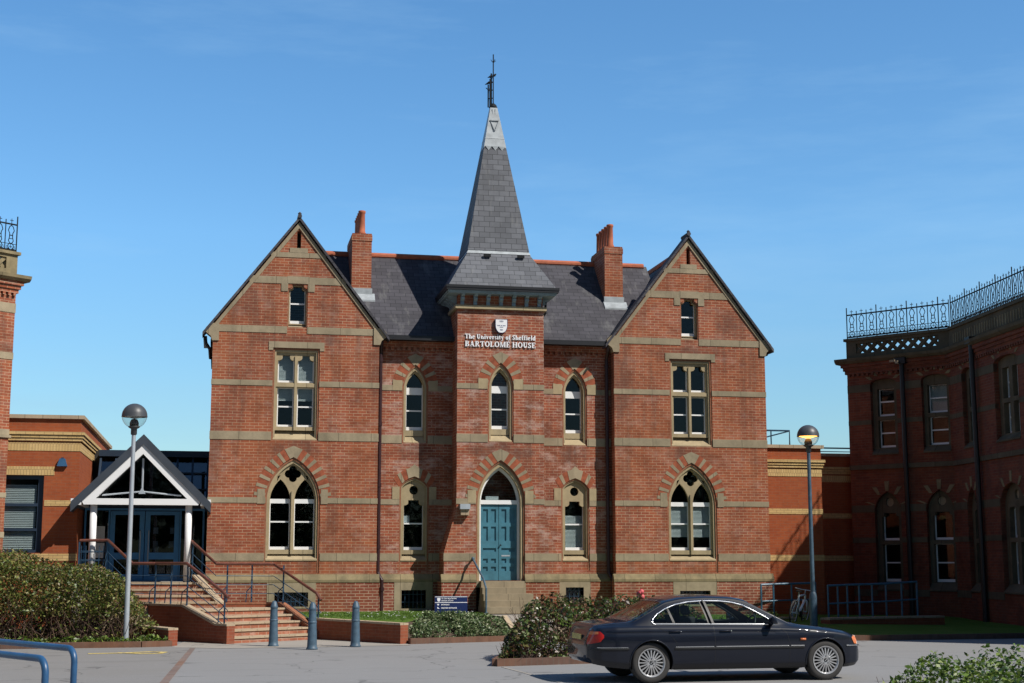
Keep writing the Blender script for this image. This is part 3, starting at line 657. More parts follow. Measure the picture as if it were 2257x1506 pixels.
for s in (-1, 1):
    x0, x1 = (TC-.515, TC-.006) if s < 0 else (TC+.006, TC+.515); xm = (x0+x1)/2
    holes = []
    for z0, z1 in ((3.07, 3.44), (2.57, 2.96), (1.96, 2.08), (1.74, 1.86)):
        holes += [rect(x0+.07, xm-.045, z0, z1), rect(xm+.045, x1-.07, z0, z1)]
    holes.append(rect(x0+.07, x1-.07, 2.27, 2.37))
    lf = MB().plate(rect(x0, x1, 1.485, 3.57), holes, YT+.28, YT+.315); lf.box(x0+.01, x1-.01, YT+.315, YT+.345, 1.49, 3.56)
    leaf = lf.build('door_leaf', M['door'], house)
    if s > 0: MB().lathe([(0, -.06), (.022, -.055), (.022, -.03), (.009, -.02), (.009, 0)], (x0+.04, YT+.28, 2.45), 10, 'y').build('door_knob', M['iron'], leaf)
    if s > 0: MB().box(x0+.07, x1-.2, YT+.275, YT+.279, 2.14, 2.18).build('letter_plate', M['galv'], leaf)
MB().box(TC-.53, TC+.53, YT+.30, YT+.306, 3.65, 4.58).build('fanlight', M['glass'], frame)
MB().box(TC-.36, TC+.0, YT+.33, YT+.333, 3.70, 3.80).build('notice', M['blind'], frame)
# tower head: ledge, brackets, soffit, gutter, spire
MB().box(TX0-.07, TX1+.07, YT-.09, 42.2, 9.02, 9.12).build('tower_ledge', M['stone_clean'], house)
MB().box(TX0+.02, TX1-.02, YT+.02, 42.1, 9.122, 9.5).build('tower_frieze', M['brick'], house)
def bracket():
    prof = [(0, 9.46), (0, 9.12), (-.05, 9.125), (-.07, 9.19), (-.04, 9.215), (-.09, 9.25), (-.15, 9.28), (-.15, 9.33), (-.11, 9.345), (-.20, 9.37), (-.24, 9.39), (-.24, 9.46)]
    return prof
for i in range(7):
    x = 6.55+i*.368
    MB().prism([(YT+.02+y, z) for y, z in bracket()], x-.05, x+.05).build('bracket', M['bracket'], house)
for i in range(5):
    y = YT+.35+i*.42
    for s, x in ((-1, TX0+.02), (1, TX1-.02)):
        MB().prism([(x-s*yy, z) for yy, z in bracket()], y-.05, y+.05, 'y').build('bracket', M['bracket'], house)
ce = MB(); ce.box(6.10, 9.21, YT-.31, 42.45, 9.46, 9.50); ce.box(6.13, 9.18, YT-.28, 42.4, 9.425, 9.462)
ce.build('tower_soffit', M['bracket'], house)
hgt = MB(); H = 1.60; cy = 40.885
hgt.box(TC-H, TC+H, cy-H, cy+H, 9.502, 9.565); hgt.box(TC-H-.015, TC+H+.015, cy-H-.015, cy+H+.015, 9.566, 9.64)
hgt.build('tower_gutter', M['black'], house)
def frust(h0, z0, h1, z1):
    b = [(TC-h0, cy-h0, z0), (TC+h0, cy-h0, z0), (TC+h0, cy+h0, z0), (TC-h0, cy+h0, z0)]
    t = [(TC-h1, cy-h1, z1), (TC+h1, cy-h1, z1), (TC+h1, cy+h1, z1), (TC-h1, cy+h1, z1)]
    return MB().hexa(b, t)
frust(1.55, 9.62, .90, 10.72).build('spire_skirt', M['slate_spire'], house)
frust(.93, 10.70, .875, 10.81).build('spire_flashing', M['lead'], house)
spire = frust(.895, 10.80, .323, 14.05).build('spire', M['slate_spire'], house)
cap = frust(.331, 14.02, .105, 15.3)
for s in (-1, 1):
    cap.bar((TC+s*.02, cy-.145, 14.92), (TC+s*.045, cy-.125, 15.25), .025, .02)
    cap.bar((TC+s*.01, cy-.265, 14.55), (TC+s*.12, cy-.185, 14.86), .025, .02)
cap.bar((TC-.13, cy-.20, 14.88), (TC+.13, cy-.20, 14.88), .03, .03)
for i in range(3): cap.plate([(TC-.30+i*.2, 14.05), (TC-.20+i*.2, 13.92), (TC-.10+i*.2, 14.05)], [], cy-.352, cy-.30)
cap.build('spire_cap', M['lead'], house)
cb = frust(.288, 14.30, .276, 14.34).build('spire_roll', M['lead'], house)
vt = MB(); vt.box(TC-.46, TC-.26, cy-1.07, cy-1.0, 10.58, 10.66); vt.box(TC+.52, TC+.72, cy-1.07, cy-1.0, 10.58, 10.66)
build_each(vt, 'roof_vent', M['iron'], house)
fn = MB(); fn.lathe([(.10, 15.28), (.13, 15.33), (.10, 15.4), (.03, 15.46)], (TC, cy, 0), 10)
fn.tube([(TC, cy, 15.3), (TC, cy, 16.98)], .017, 6)
for dx, dy, h in ((-.10, -.03, 16.2), (-.05, .05, 16.4), (-.14, .06, 16.05)):
    fn.tube([(TC+dx, cy+dy, 15.35), (TC+dx, cy+dy, h)], .022, 6); fn.tube([(TC+dx-.07, cy+dy, h-.1), (TC+dx, cy+dy, h-.16), (TC+dx+.07, cy+dy, h-.1)], .014, 5)
for h in (15.6, 15.85, 16.1): fn.tube([(TC-.15, cy+.02, h), (TC+.01, cy, h+.03)], .016, 5)
for k in range(4):
    a = k*math.pi/2+.4; fn.tube([(TC, cy, 16.72), (TC+.09*math.cos(a), cy+.09*math.sin(a), 16.8)], .009, 5)
fn.build('finial', M['iron'], house)
for i, (dx, h) in enumerate(((-.17, 16.0), (-.09, 16.22), (.02, 16.25))):
    bd = thing('bird', ['dark bird perched lowest on the ironwork of the spire finial', 'dark bird perched in the middle on the ironwork of the spire finial', 'dark bird perched highest beside the tall rod of the spire finial'][i], 'bird', (TC+dx, cy, h), 0, 'birds on the finial')
    m = MB(); m.tube([(TC+dx-.08, cy, h+.03), (TC+dx-.03, cy, h+.05), (TC+dx+.02, cy, h+.08), (TC+dx+.045, cy, h+.12), (TC+dx+.075, cy, h+.125)], [.008, .022, .034, .024, .006], 8)
    m.build('body', M['iron'], bd, True)
# main roof, gutters, ridge, chimneys
def slope_roof(x0, x1):
    e, r = 40.22, 42.86; ze, zr = 8.26, 11.12
    return MB().prism([(e, ze-.1), (e, ze), (r, zr), (45.5, ze), (45.5, ze-.1), (r, zr-.13)], x0, x1)
slope_roof(2.6, 12.9).build('main_roof', M['slate'], house)
MB().tube([(2.8, 42.86, 11.11), (12.8, 42.86, 11.11)], .10, 10).build('ridge_tiles', M['terra'], house)
gt = MB(); gt.box(4.3, TX0, 40.10, 40.24, 8.16, 8.29); gt.box(TX1, 11.04, 40.10, 40.24, 8.16, 8.29)
gt.box(-.54, -.44, YW+.35, 42.2, 8.06, 8.15); gt.box(15.8, 15.9, YW+.35, 42.2, 8.06, 8.15)
build_each(gt, 'gutter', M['black'], house)
for a, b in ((4.3, TX0), (TX1, 11.04)):
    dn = MB().box(a, b, YR-.12, YR+.1, 8.0, 8.16); n = int((b-a)/.16)
    for i in range(n): dn.box(a+.03+i*.16, a+.11+i*.16, YR-.09, YR+.02, 7.9, 8.005)
    dn.build('eaves_course', M['brick'], house)
def downpipe(x, y):
    m = MB(); m.tube([(x, 40.2, 8.2), (x, 40.25, 8.05), (x, y, 7.8), (x, y, 1.72), (x+.04, y-.04, 1.6), (x+.1, y-.1, 1.5), (x+.1, y-.1, .62)], .052, 10)
    for z in (7.6, 5.8, 4.1, 2.4): m.lathe([(.06, -.05), (.066, -.05), (.066, .05), (.06, .05)], (x, y, z), 10)
    m.lathe([(.06, -.05), (.068, -.05), (.068, .05), (.06, .05)], (x+.1, y-.1, 1.25), 10)
    m.build('downpipe', M['plum'], house)
downpipe(4.36, 40.40); downpipe(10.93, 40.42)
m = MB(); m.tube([(9.05, 40.1, 9.5), (9.05, 40.1, 9.05), (8.95, 40.2, 8.92)], .035, 8); m.tube([(-.5, 40.5, 8.1), (-.46, 40.5, 7.95), (-.36, 40.5, 7.8), (-.34, 40.9, 7.6)], .045, 8)
m.build('downpipe', M['black'], house)
def chimney(x0, x1, y0, y1, top, zb, pot_x):
    m = MB(); m.box(x0, x1, y0, y1, zb, top); m.box(x0-.015, x1+.015, y0-.015, y1+.015, top-.22, top-.05)
    ch = m.build('chimney', M['brick'], house)
    fl = MB(); fl.prism([(y0-.02, zb+.55), (y0-.02, zb+.9), (y0+.02, zb+.9), (y0+.02, zb+.55)], x0-.03, x1+.03)
    fl.hexa([(x0-.05, y0-.20, zb+.47), (x1+.1, y0-.20, zb+.47), (x1+.1, y0, zb+.69), (x0-.05, y0, zb+.69)],
            [(x0-.05, y0-.20, zb+.53), (x1+.1, y0-.20, zb+.53), (x1+.1, y0, zb+.75), (x0-.05, y0, zb+.75)]); fl.build('chimney_flashing', M['lead'], ch)
    n = 5
    for i in range(n):
        y = y0+.16+(y1-y0-.32)*i/(n-1)
        MB().lathe([(.12, top), (.125, top+.04), (.10, top+.09), (.088, top+.62), (.105, top+.64), (.108, top+.70), (.09, top+.71), (.07, top+.70), (.068, top+.4)], (pot_x, y, 0), 14).build('chimney_pot', M['terra'], ch, True)
chimney(3.60, 4.17, 41.5, 43.05, 11.48, 8.95, 3.885)
chimney(11.20, 11.76, 41.52, 43.1, 11.42, 8.97, 11.42)
# dim rooms behind the windows
rm = MB()
for z in (1.38, 5.15, 8.2): rm.box(.15, 15.2, 40.6, 45.9, z-.12, z)
rm.box(.15, 15.2, 43.4, 43.5, 1.4, 8.2)
for x in (4.1, 6.85, 8.45, 11.2): rm.box(x, x+.1, 41.0, 43.4, 1.4, 8.2)
rm.build('interior', M['room'], house)
MB().box(-.2, 15.6, 45.6, 46, .3, 8.2).build('wall', M['brick'], house)

# ------------------------------------------------------------------ low modern link buildings
def yellow_bands(mb, ms, x0, x1, Y, ztop, wrap=0):
    """corbelled yellow cornice under the parapet plus a soldier course"""
    for i, (a, b, p) in enumerate(((-.42, -.34, .10), (-.50, -.424, .07), (-.58, -.504, .045))): mb.box(x0, x1+p*wrap, Y-p, Y+.2, ztop+a, ztop+b)
    ms.box(x0, x1+.012*wrap, Y-.012, Y+.2, ztop-.84, ztop-.62)
LY = 39.6
link = thing('link_building', 'low flat-roofed orange brick building with yellow brick bands left of the glass porch', 'building', (-5.5, LY, .6))
ZT = 5.70
MB().plate(rect(-12, -3.60, .3, ZT), [rect(-6.0, -4.47, 2.22, 4.22)], LY, LY+.4).build('wall', M['brick_new'], link)
MB().box(-4.0, -3.60, LY+.402, 50, .3, ZT).build('wall', M['brick_new'], link)
MB().box(-12, -4.0, LY+.5, 50, ZT-.5, ZT-.4).build('roof', M['greyroof'], link)
cp = MB(); cp.box(-12, -3.52, LY-.07, LY+.45, ZT+.002, ZT+.10); cp.box(-4.05, -3.52, LY+.452, 50, ZT+.002, ZT+.10)
cp.build('parapet_coping', M['coping'], link)
yb, ysd = MB(), MB(); yellow_bands(yb, ysd, -12, -3.60, LY, ZT, 1)
for a, b, p in ((-.42, -.34, .10), (-.50, -.424, .07), (-.58, -.504, .045)): yb.box(-3.9, -3.60+p, LY+.2, 50, ZT+a, ZT+b)
for z0, z1, x0 in ((3.43, 3.58, -4.44), (2.02, 2.20, -7)): yb.box(x0, -3.588, LY-.012, LY+.2, z0, z1)
yb.box(-3.8, -3.588, LY+.2, 50, ZT-.84, ZT-.62)
yb.build('yellow_band', M['brick_yellow'], link)
ysd.box(-6.1, -4.22, LY-.012, LY+.2, 4.225, 4.45); ysd.build('soldier_course', M['brick_soldier'], link)
wf = MB().plate(rect(-6.0, -4.47, 2.22, 4.22), [rect(-5.9, -4.62, 3.5, 4.12), rect(-5.9, -4.62, 2.85, 3.42), rect(-5.9, -4.62, 2.30, 2.78)], LY+.12, LY+.2)
win = wf.build('window_frame', M['navyframe'], link)
MB().box(-5.92, -4.6, LY+.155, LY+.16, 2.28, 4.15).build('pane', M['glass'], win)
b = MB(); z = 3.98
while z > 2.3:
    b.hexa([(-5.92, LY+.20, z-.036), (-4.66, LY+.20, z-.036), (-4.66, LY+.202, z-.036), (-5.92, LY+.202, z-.036)], [(-5.92, LY+.22, z), (-4.66, LY+.22, z), (-4.66, LY+.222, z), (-5.92, LY+.222, z)]); z -= .045
b.build('blind', M['blind'], win)
MB().box(-6.1, -4.2, LY+1.0, LY+1.1, 1.5, 4.5).build('interior', M['room'], link)
ab = thing('alarm_box', 'small blue burglar alarm box on the orange brick wall beside the porch', 'alarm box', (-4.05, LY, 4.5))
MB().plate([(-4.16, 4.46), (-3.90, 4.46), (-3.96, 4.66), (-4.10, 4.66)], [], LY-.09, LY-.001).build('case', M['blue'], ab)
MB().box(-4.06, -4.0, LY-.05, LY-.001, 4.662, 4.69).build('bracket', M['navyframe'], ab)

# ------------------------------------------------------------------ glass entrance porch
PY, PX = 39.2, -1.955
porch = thing('entrance_porch', 'glazed entrance porch with white gable frame, round white posts and grey pitched roof', 'porch', (PX, PY, 1.47))
MB().box(-3.6, -.34, PY-.15, 45, .3, 1.47).build('porch_floor', M['path'], porch)
def chev(h, top, th, y0, y1, zc=0): # pair of sloping slabs as one chevron
    return MB().plate([(PX-h, top-h), (PX, top), (PX+h, top-h), (PX+h, top-h-th), (PX, top-th), (PX-h, top-h-th)], [], y0, y1)
chev(1.76, 5.28, .26, PY-.30, 44).build('roof', M['greyroof'], porch)
rf = MB()
for s in (-1, 1): rf.plate([(PX+s*1.50, 3.60), (PX+s*1.76, 3.60), (PX+s*1.76, 3.44), (PX+s*1.50, 3.44)][::s], [], PY-.28, 44)
rf.build('eaves_fascia', M['white'], porch)
gb = MB().plate([(PX-1.50, 3.56), (PX-1.44, 3.45), (PX+1.44, 3.45), (PX+1.50, 3.56), (PX, 5.03)], [[(PX-1.15, 3.61), (PX+1.15, 3.61), (PX, 4.77)]], PY-.26, PY-.06)
gb.build('white_gable_frame', M['white'], porch)
MB().box(PX-1.3, PX+1.3, PY+.1, PY+.106, 3.6, 4.9)
tr = MB().plate([(PX-1.12, 3.63), (PX+1.12, 3.63), (PX, 4.75)], [], PY+.1, PY+.11); tr.build('gable_glass', M['glass_dk'], porch)
rods = MB(); rods.tube([(PX, PY-.1, 4.66), (PX, PY-.1, 3.80)], .028, 8); rods.tube([(PX-1.0, PY-.1, 3.70), (PX, PY-.1, 3.80), (PX+1.0, PY-.1, 3.70)], .022, 8)
rods.plate([(PX-.09, 3.74), (PX+.09, 3.74), (PX, 3.92)], [], PY-.13, PY-.07); rods.build('tie_rod', M['galv'], porch)
for s in (-1, 1):
    MB().lathe([(.0, 1.47), (.088, 1.47), (.088, 3.45), (0, 3.45)], (PX+s*1.20, PY-.05, 0), 20).build('post', M['white'], porch, True)
DY = 41.2
fr = MB().plate(rect(-3.55, -.36, 1.47, 3.44), [rect(-3.5, -2.92, 1.55, 3.38)]+[rect(-.98, -.41, 1.55, 3.38)]+[rect(-2.88, -1.02, 1.5, 3.38)], DY, DY+.1)
fr.build('screen_frame', M['doorblue'], porch)
for x0, x1 in ((-2.87, -1.96), (-1.94, -1.03)):
    lf = MB().plate(rect(x0, x1, 1.5, 3.36), [rect(x0+.13, x1-.13, 1.66, 2.06), rect(x0+.13, x1-.13, 2.24, 3.26)], DY-.02, DY+.05).build('entrance_door', M['doorblue'], porch)
    MB().box(x0+.1, x1-.1, DY+.01, DY+.016, 1.6, 3.3).build('pane', M['glass_dk'], lf)
    hx = x1-.10 if x0 < -2.5 else x0+.10
    MB().tube([(hx, DY-.02, 1.85), (hx, DY-.09, 1.87), (hx, DY-.09, 2.82), (hx, DY-.02, 2.84)], .016, 8).build('handle', M['galv'], lf)
    if x0 > -2.5:
        pp = MB()
        for px, pz in ((-1.72, 2.75), (-1.28, 2.75), (-1.72, 2.38), (-1.3, 2.38), (-1.7, 2.26)): pp.box(px, px+.13, DY+.02, DY+.022, pz, pz+.17)
        build_each(pp, 'notice', M['paper'], lf)
MB().box(-3.5, -2.9, DY+.03, DY+.036, 1.55, 3.38).build('side_glass', M['glass_dk'], porch)
MB().box(-1.0, -.4, DY+.03, DY+.036, 1.55, 3.38).build('side_glass', M['glass_dk'], porch)
nt_ = MB(); nt_.box(-3.22, -3.0, DY-.03, DY-.02, 2.55, 2.95); nt_.box(-3.22, -3.0, DY-.03, DY-.02, 2.1, 2.5); build_each(nt_, 'notice', M['blind'], porch)
MB().box(-3.6, -.3, 44.0, 44.1, 1.4, 5.2).build('interior', M['room'], porch)
MB().box(-3.6, -.3, DY+.1, DY+.2, 3.46, 3.6).build('screen_head', M['navyframe'], porch)
# glazed lobby behind the porch
lob = thing('glazed_lobby', 'dark glazed link with blue glazing bars behind the porch gable', 'building', (-1.9, 42.4, 1.47))
x0, x1 = -3.38, -.30
gz = MB(); gz.hexa([(x0, 42.3, 3.5), (x1, 42.3, 3.5), (x1, 42.32, 3.5), (x0, 42.32, 3.5)], [(x0, 43.4, 5.0), (x1, 43.4, 5.0), (x1, 43.42, 5.0), (x0, 43.42, 5.0)])
gz.build('roof_glass', M['glass_lob'], lob)
br = MB()
for i in range(8):
    x = x0+.03+i*(x1-x0-.06)/7; br.bar((x, 42.27, 3.5), (x, 43.38, 5.0), .055, .08)
for f in (.02, .36, .68): br.bar((x0, 42.28+1.1*f, 3.5+1.5*f), (x1, 42.28+1.1*f, 3.5+1.5*f), .05, .05)
br.build('glazing_bar', M['navyframe'], lob)
MB().box(x0-.02, x1+.02, 43.25, 44.6, 5.0, 5.18).build('ridge_cap', M['navyframe'], lob)
MB().box(x0, x1, 44.3, 44.4, 1.4, 5.0).build('rear_wall', M['roomw'], lob)
MB().box(x0, x1, 44.4, 46, 1.4, 4.98).build('roof_core', M['greyroof'], lob)

# ------------------------------------------------------------------ right link
RY = 41.0
lk = thing('link_building', 'low orange brick building with yellow cornice right of the gabled house', 'building', (16.8, RY, .4))
ZT = 5.36
MB().box(15.60, 17.72, RY, RY+.4, .2, ZT).build('wall', M['brick_new'], lk)
MB().box(17.32, 17.72, RY+.402, 44.8, .2, ZT).build('wall', M['brick_new'], lk)
MB().box(17.724, 21.0, 44.8, 45.2, .2, ZT+.06).build('wall', M['brick_new'], lk)
cp = MB(); cp.box(15.6, 17.80, RY-.07, RY+.45, ZT+.002, ZT+.10); cp.box(17.3, 17.80, RY+.452, 44.8, ZT+.002, ZT+.10); cp.box(17.8, 21.0, 44.73, 45.25, ZT+.062, ZT+.16)
cp.build('parapet_coping', M['coping'], lk)
MB().box(15.6, 17.3, RY+.45, 50, ZT-.5, ZT-.4).box(17.3, 20.8, 45.2, 50, ZT-.5, ZT-.4).build('roof', M['greyroof'], lk)
yb, ysd = MB(), MB(); yellow_bands(yb, ysd, 15.6, 17.72, RY, ZT, 1)
for z0, z1 in ((3.40, 3.56), (2.02, 2.20)): yb.box(15.6, 17.732, RY-.012, RY+.2, z0, z1); yb.box(17.74, 20.9, 44.788, 45.0, z0, z1)
for a, b, p in ((-.42, -.34, .10), (-.50, -.424, .07), (-.58, -.504, .045)):
    yb.box(17.5, 17.72+p, RY+.2, 44.7, ZT+a, ZT+b); yb.box(17.74, 20.9, 44.8-p, 45.0, ZT+.06+a, ZT+.06+b)
yb.build('yellow_band', M['brick_yellow'], lk); ysd.box(17.74, 20.9, 44.788, 45.0, ZT-.78, ZT-.56); ysd.build('soldier_course', M['brick_soldier'], lk)
gr_ = MB(); gr_.tube([(15.8, 42, 5.98), (17.15, 42, 5.98), (17.15, 42, 5.4)], .028, 6); gr_.tube([(15.8, 42.0, 5.62), (17.15, 42, 5.97)], .02, 6); gr_.tube([(16.55, 42, 5.95), (16.55, 42, 5.3)], .022, 6)
gr_.tube([(17.9, 46, 5.80), (22, 46, 5.80)], .025, 6); gr_.tube([(17.9, 46, 5.68), (22, 46, 5.68)], .015, 6); gr_.tube([(19.2, 46, 5.80), (19.2, 46, 4.9)], .022, 6)
gr_.build('roof_guard_rail', M['rail'], lk)

# ------------------------------------------------------------------ octagonal wards, left and right
def seg_arch(cx, w, z0, zs, za, n=8): return arch(cx, w, z0, zs, za, n) if za-zs >= w else [(cx-w, z0), (cx+w, z0)]+[(cx+w*math.cos(math.pi*i/n), zs+(za-zs)*math.sin(math.pi*i/n)) for i in range(n+1)]
def ward_wall(par, X, L, wins, z0=0, zt=8.05, ret=.5, mat='brick_shade'):
    """one flat face in its local frame: x along the wall, -y outwards"""
    holes = []
    for w in wins:
        c, h = w['c'], w['w']; holes += [seg_arch(c, h, 5.15, 7.28, 7.42), seg_arch(c, h, 1.15, 3.45, 4.05)]
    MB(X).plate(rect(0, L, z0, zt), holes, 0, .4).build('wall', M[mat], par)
    bd = MB(X); st = MB(X)
    def run(za, zb, p, hw):
        xs = [0]+[v for w in wins for v in (w['c']-w['w']-hw, w['c']+w['w']+hw)]+[L]
        for i in range(0, len(xs), 2):
            if xs[i+1]-xs[i] > .02: bd.box(xs[i], xs[i+1], -p, .1, za, zb)
    run(7.05, 7.28, .012, 0); run(6.06, 6.2, .012, 0); run(3.45, 3.66, .012, 0); run(2.55, 2.7, .012, 0); bd.box(0, L, -.05, .1, 4.72, 4.86); run(1.0, 1.2, .014, 0)
    build_each(bd, 'stone_band', M['stone_shade'], par)
    for w in wins:
        c, h = w['c'], w['w']
        s_ = MB(X)
        for i in range(-2, 3):
            a = i*.52; s_.plate([(c+(h+.02)*math.sin(a)-.055, 7.2+.30*math.cos(a)+.05), (c+(h+.02)*math.sin(a)+.055, 7.2+.30*math.cos(a)+.05), (c+(h+.16)*math.sin(a)+.07, 7.24+.52*math.cos(a)), (c+(h+.16)*math.sin(a)-.07, 7.24+.52*math.cos(a))], [], -.014, .03)
        for i in range(-2, 3):
            a = i*.62; r0, r1 = h+.02, h+.28
            s_.plate([(c+r0*math.sin(a)-.05, 3.47+(.60)*math.cos(a)), (c+r0*math.sin(a)+.05, 3.47+.60*math.cos(a)), (c+r1*math.sin(a)+.075, 3.47+.88*math.cos(a)), (c+r1*math.sin(a)-.075, 3.47+.88*math.cos(a))], [], -.014, .03)
        s_.build('arch_stones', M['stone_dk'], par)
        lights = w['lights']
        for kind, (za, zb, rails) in dict(up=(5.28, 7.15, 0), gf=(1.38, 3.5, 0)).items():
            hs = []
            for lc, lw in lights:
                if kind == 'up': hs += [rect(c+lc-lw, c+lc+lw, 6.30, 7.12), rect(c+lc-lw, c+lc+lw, 5.36, 6.18)]
                else: hs += [shoulder(c+lc, lw, 2.62, 3.42, .09 if lw > .2 else .04), rect(c+lc-lw, c+lc+lw, 1.42, 2.50)]
            if kind == 'gf': hs.append(circle(c, 3.74, min(.13, h*.4)))
            o = seg_arch(c, h, 5.15, 7.28, 7.42) if kind == 'up' else seg_arch(c, h, 1.15, 3.45, 4.05)
            win = MB(X).plate(o, hs, .14, .28).build('window', M['stone_shade'], par)
            for lc, lw in lights:
                a, b = c+lc-lw-.01, c+lc+lw+.01
                if kind == 'up':
                    sash(win, a, b, 6.28, 7.14, .28, (6.72,), .085, .03, .03, X=X, blind=w.get('blind') and (6.36, 7.1), blindmat='blind')
                    sash(win, a, b, 5.34, 6.2, .28, (5.78,), .09, .03, .03, X=X)
                else:
                    sash(win, a, b, 2.60, 3.46, .28, (), .09, .03, .03, X=X); sash(win, a, b, 1.40, 2.52, .28, (1.95,), .10, .03, .03, X=X)
            if kind == 'gf': MB(X).plate(circle(c, 3.74, min(.14, h*.4)+.02), [], .2, .22).build('roundel', M['stone' if h > .3 else 'room'], win)
            MB(X).prism([(.15, 5.34 if kind == 'up' else 1.40), (.15, 5.14 if kind == 'up' else 1.16), (-.03, 5.14 if kind == 'up' else 1.16), (-.03, 5.18 if kind == 'up' else 1.20)], c-h, c+h).build('sill', M['stone_shade'], win)
    MB(X).box(.1, L-.1, 1.2, 1.3, .3, 8).build('interior', M['room'], par)
def ward_head(par, X, L, z=8.05, ext0=.0, ext1=.0, rail=True, step=.345, lattice=True, bm='brick_shade', sm='stone_shade'):
    dz = z-8.05
    co = MB(X)
    for i, (p, a, b) in enumerate(((.05, 7.62, 7.72), (.09, 7.722, 7.82), (.14, 7.822, 7.93))): co.box(-ext0*p, L+ext1*p, -p, .3, a+dz, b+dz)
    n = int(L/.15)
    for i in range(n): co.box(.04+i*L/n, .04+i*L/n+.075, -.075, .1, 7.55+dz, 7.62+dz)
    co.build('brick_cornice', M[bm], par)
    co = MB(X); co.prism([(.3, 7.93+dz), (-.18, 7.932+dz), (-.26, 8.0+dz), (-.28, 8.08+dz), (.3, 8.10+dz)], -ext0*.28, L+ext1*.28); co.build('cornice', M[sm], par)
    p = MB(X)
    z0, z1 = 8.10+dz, 8.72+dz
    a, b = .32, L-.32
    if lattice:
        zl, zh = z0+.15, z0+.45; n = max(2, int((b-a)/.30)); wd = (b-a)/n; p.plate(rect(0, L, z0, z1-.08), [rect(a, b, zl, zh)], 0, .22)
        for i in range(n):
            xa, xb = a+i*wd, a+(i+1)*wd; e = .042
            p.plate([(xa, zl), (xa+2*e, zl), (xb, zh-1.4*e), (xb, zh), (xb-2*e, zh), (xa, zl+1.4*e)], [], .04, .13); p.plate([(xb, zl), (xb, zl+1.4*e), (xa+2*e, zh), (xa, zh), (xa, zh-1.4*e), (xb-2*e, zl)], [], .07, .16)
    else: p.box(0, L, 0, .22, z0, z1-.08)
    p.box(-ext0*.06, L+ext1*.06, -.06, .28, z1-.08, z1)
    p.build('parapet', M[sm], par)
    if rail:
        r = MB(X); zr = z1
        r.tube([(0, .1, zr+.75), (L, .1, zr+.75)], .022, 6); r.tube([(0, .1, zr+.06), (L, .1, zr+.06)], .022, 6); r.tube([(0, .1, zr+.22), (L, .1, zr+.22)], .008, 4)
        n = max(1, round(L/step)); st = L/n
        for i in range(n+1):
            tall = i % 3 == 0
            r.tube([(i*st, .1, zr), (i*st, .1, zr+(.98 if tall else .86))],   .017 if tall else .014, 5)
            if i < n: r.tube([((i+.5)*st, .1, zr+.70), ((i+.5)*st, .1, zr+.90)], .009, 4); r.tube([((i+.5)*st-.05, .1, zr+.85), ((i+.5)*st+.05, .1, zr+.85)], .009, 4)
        ro = r.build('roof_railing', M['iron'], par)
        first = None
        for i in range(n):
            cx = (i+.5)*st
            if first is None:
                s_ = MB(); q = []
                for k in range(13):
                    a = 2*math.pi*k/12; q.append((.085*math.cos(a), 0, .15+.085*math.sin(a)))
                s_.tube(q[:-1], .013, 4, True)
                for s in (-1, 1):
                    s_.tube([(s*.03, 0, .24), (s*.07, 0, .30), (s*.045, 0, .40), (s*.045, 0, .5), (s*.085, 0, .58), (s*.05, 0, .68), (0, 0, .72)], .013, 4)
                    s_.tube([(0, 0, .06), (s*.05, 0, .10), (s*.04, 0, .16), (0, 0, .13)], .009, 4); s_.tube([(s*.06, 0, .08), (s*.13, 0, .10), (s*.11, 0, .17)], .008, 4)
                s_.tube([(-.05, 0, .45), (.05, 0, .45)], .014, 4); s_.tube([(-.04, 0, .36), (.04, 0, .36)], .01, 4); s_.tube([(0, 0, .22), (0, 0, .1)], .008, 4)
                first = s_.build('scroll', M['iron'], ro); o = first
            else: o = first.copy(); COL.objects.link(o)
            o.parent = ro; o.matrix_basis = (X if X is not None else Matrix()) @ Matrix.Translation((cx, .1, zr))
rw = thing('ward_building', 'shaded two-storey red brick building with iron roof railing and angled bays', 'building', (18.66*1.08, 41*1.08, 1.97*(1-1.08)), math.atan2(-.79, .61), local=True); rw.scale = (1.08, 1.08, 1.08)
L1 = 3.29
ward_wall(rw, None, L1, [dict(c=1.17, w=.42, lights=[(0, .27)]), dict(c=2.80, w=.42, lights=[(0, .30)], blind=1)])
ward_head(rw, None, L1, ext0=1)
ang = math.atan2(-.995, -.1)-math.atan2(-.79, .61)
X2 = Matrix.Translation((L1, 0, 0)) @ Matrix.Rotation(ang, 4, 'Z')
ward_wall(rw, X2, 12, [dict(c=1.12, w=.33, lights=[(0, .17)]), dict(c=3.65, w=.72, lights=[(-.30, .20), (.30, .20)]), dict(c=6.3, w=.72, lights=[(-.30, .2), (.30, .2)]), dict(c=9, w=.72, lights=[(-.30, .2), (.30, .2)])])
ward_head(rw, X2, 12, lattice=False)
c2 = MB(X2)
for i in range(70): c2.box(.35+i*.165, .40+i*.165, -.012, .02, 8.22, 8.5)
c2.build('parapet_fret', M['stone_dk'], rw)
MB().box(0, .4, .402, 14, 0, 8.05).build('wall', M['brick_shade'], rw)
bx = MB(); bx.add([(.1, .3, 8.06), (L1, .3, 8.06), tuple(X2 @ Vector((12, .3, 8.06))), tuple(X2 @ Vector((12, 14, 8.06))), (.1, 14, 8.06)], [(0, 1, 2, 3, 4)]); bx.build('roof', M['greyroof'], rw)
for X, x, z1 in ((None, 1.86, 7.9), (X2, 1.86, 8.1)):
    m = MB(X); m.tube([(x, -.14, z1), (x, -.09, .25)], .07, 10); m.box(x-.16, x+.16, -.26, -.02, z1-.12, z1+.06); m.build('downpipe', M['black'], rw)
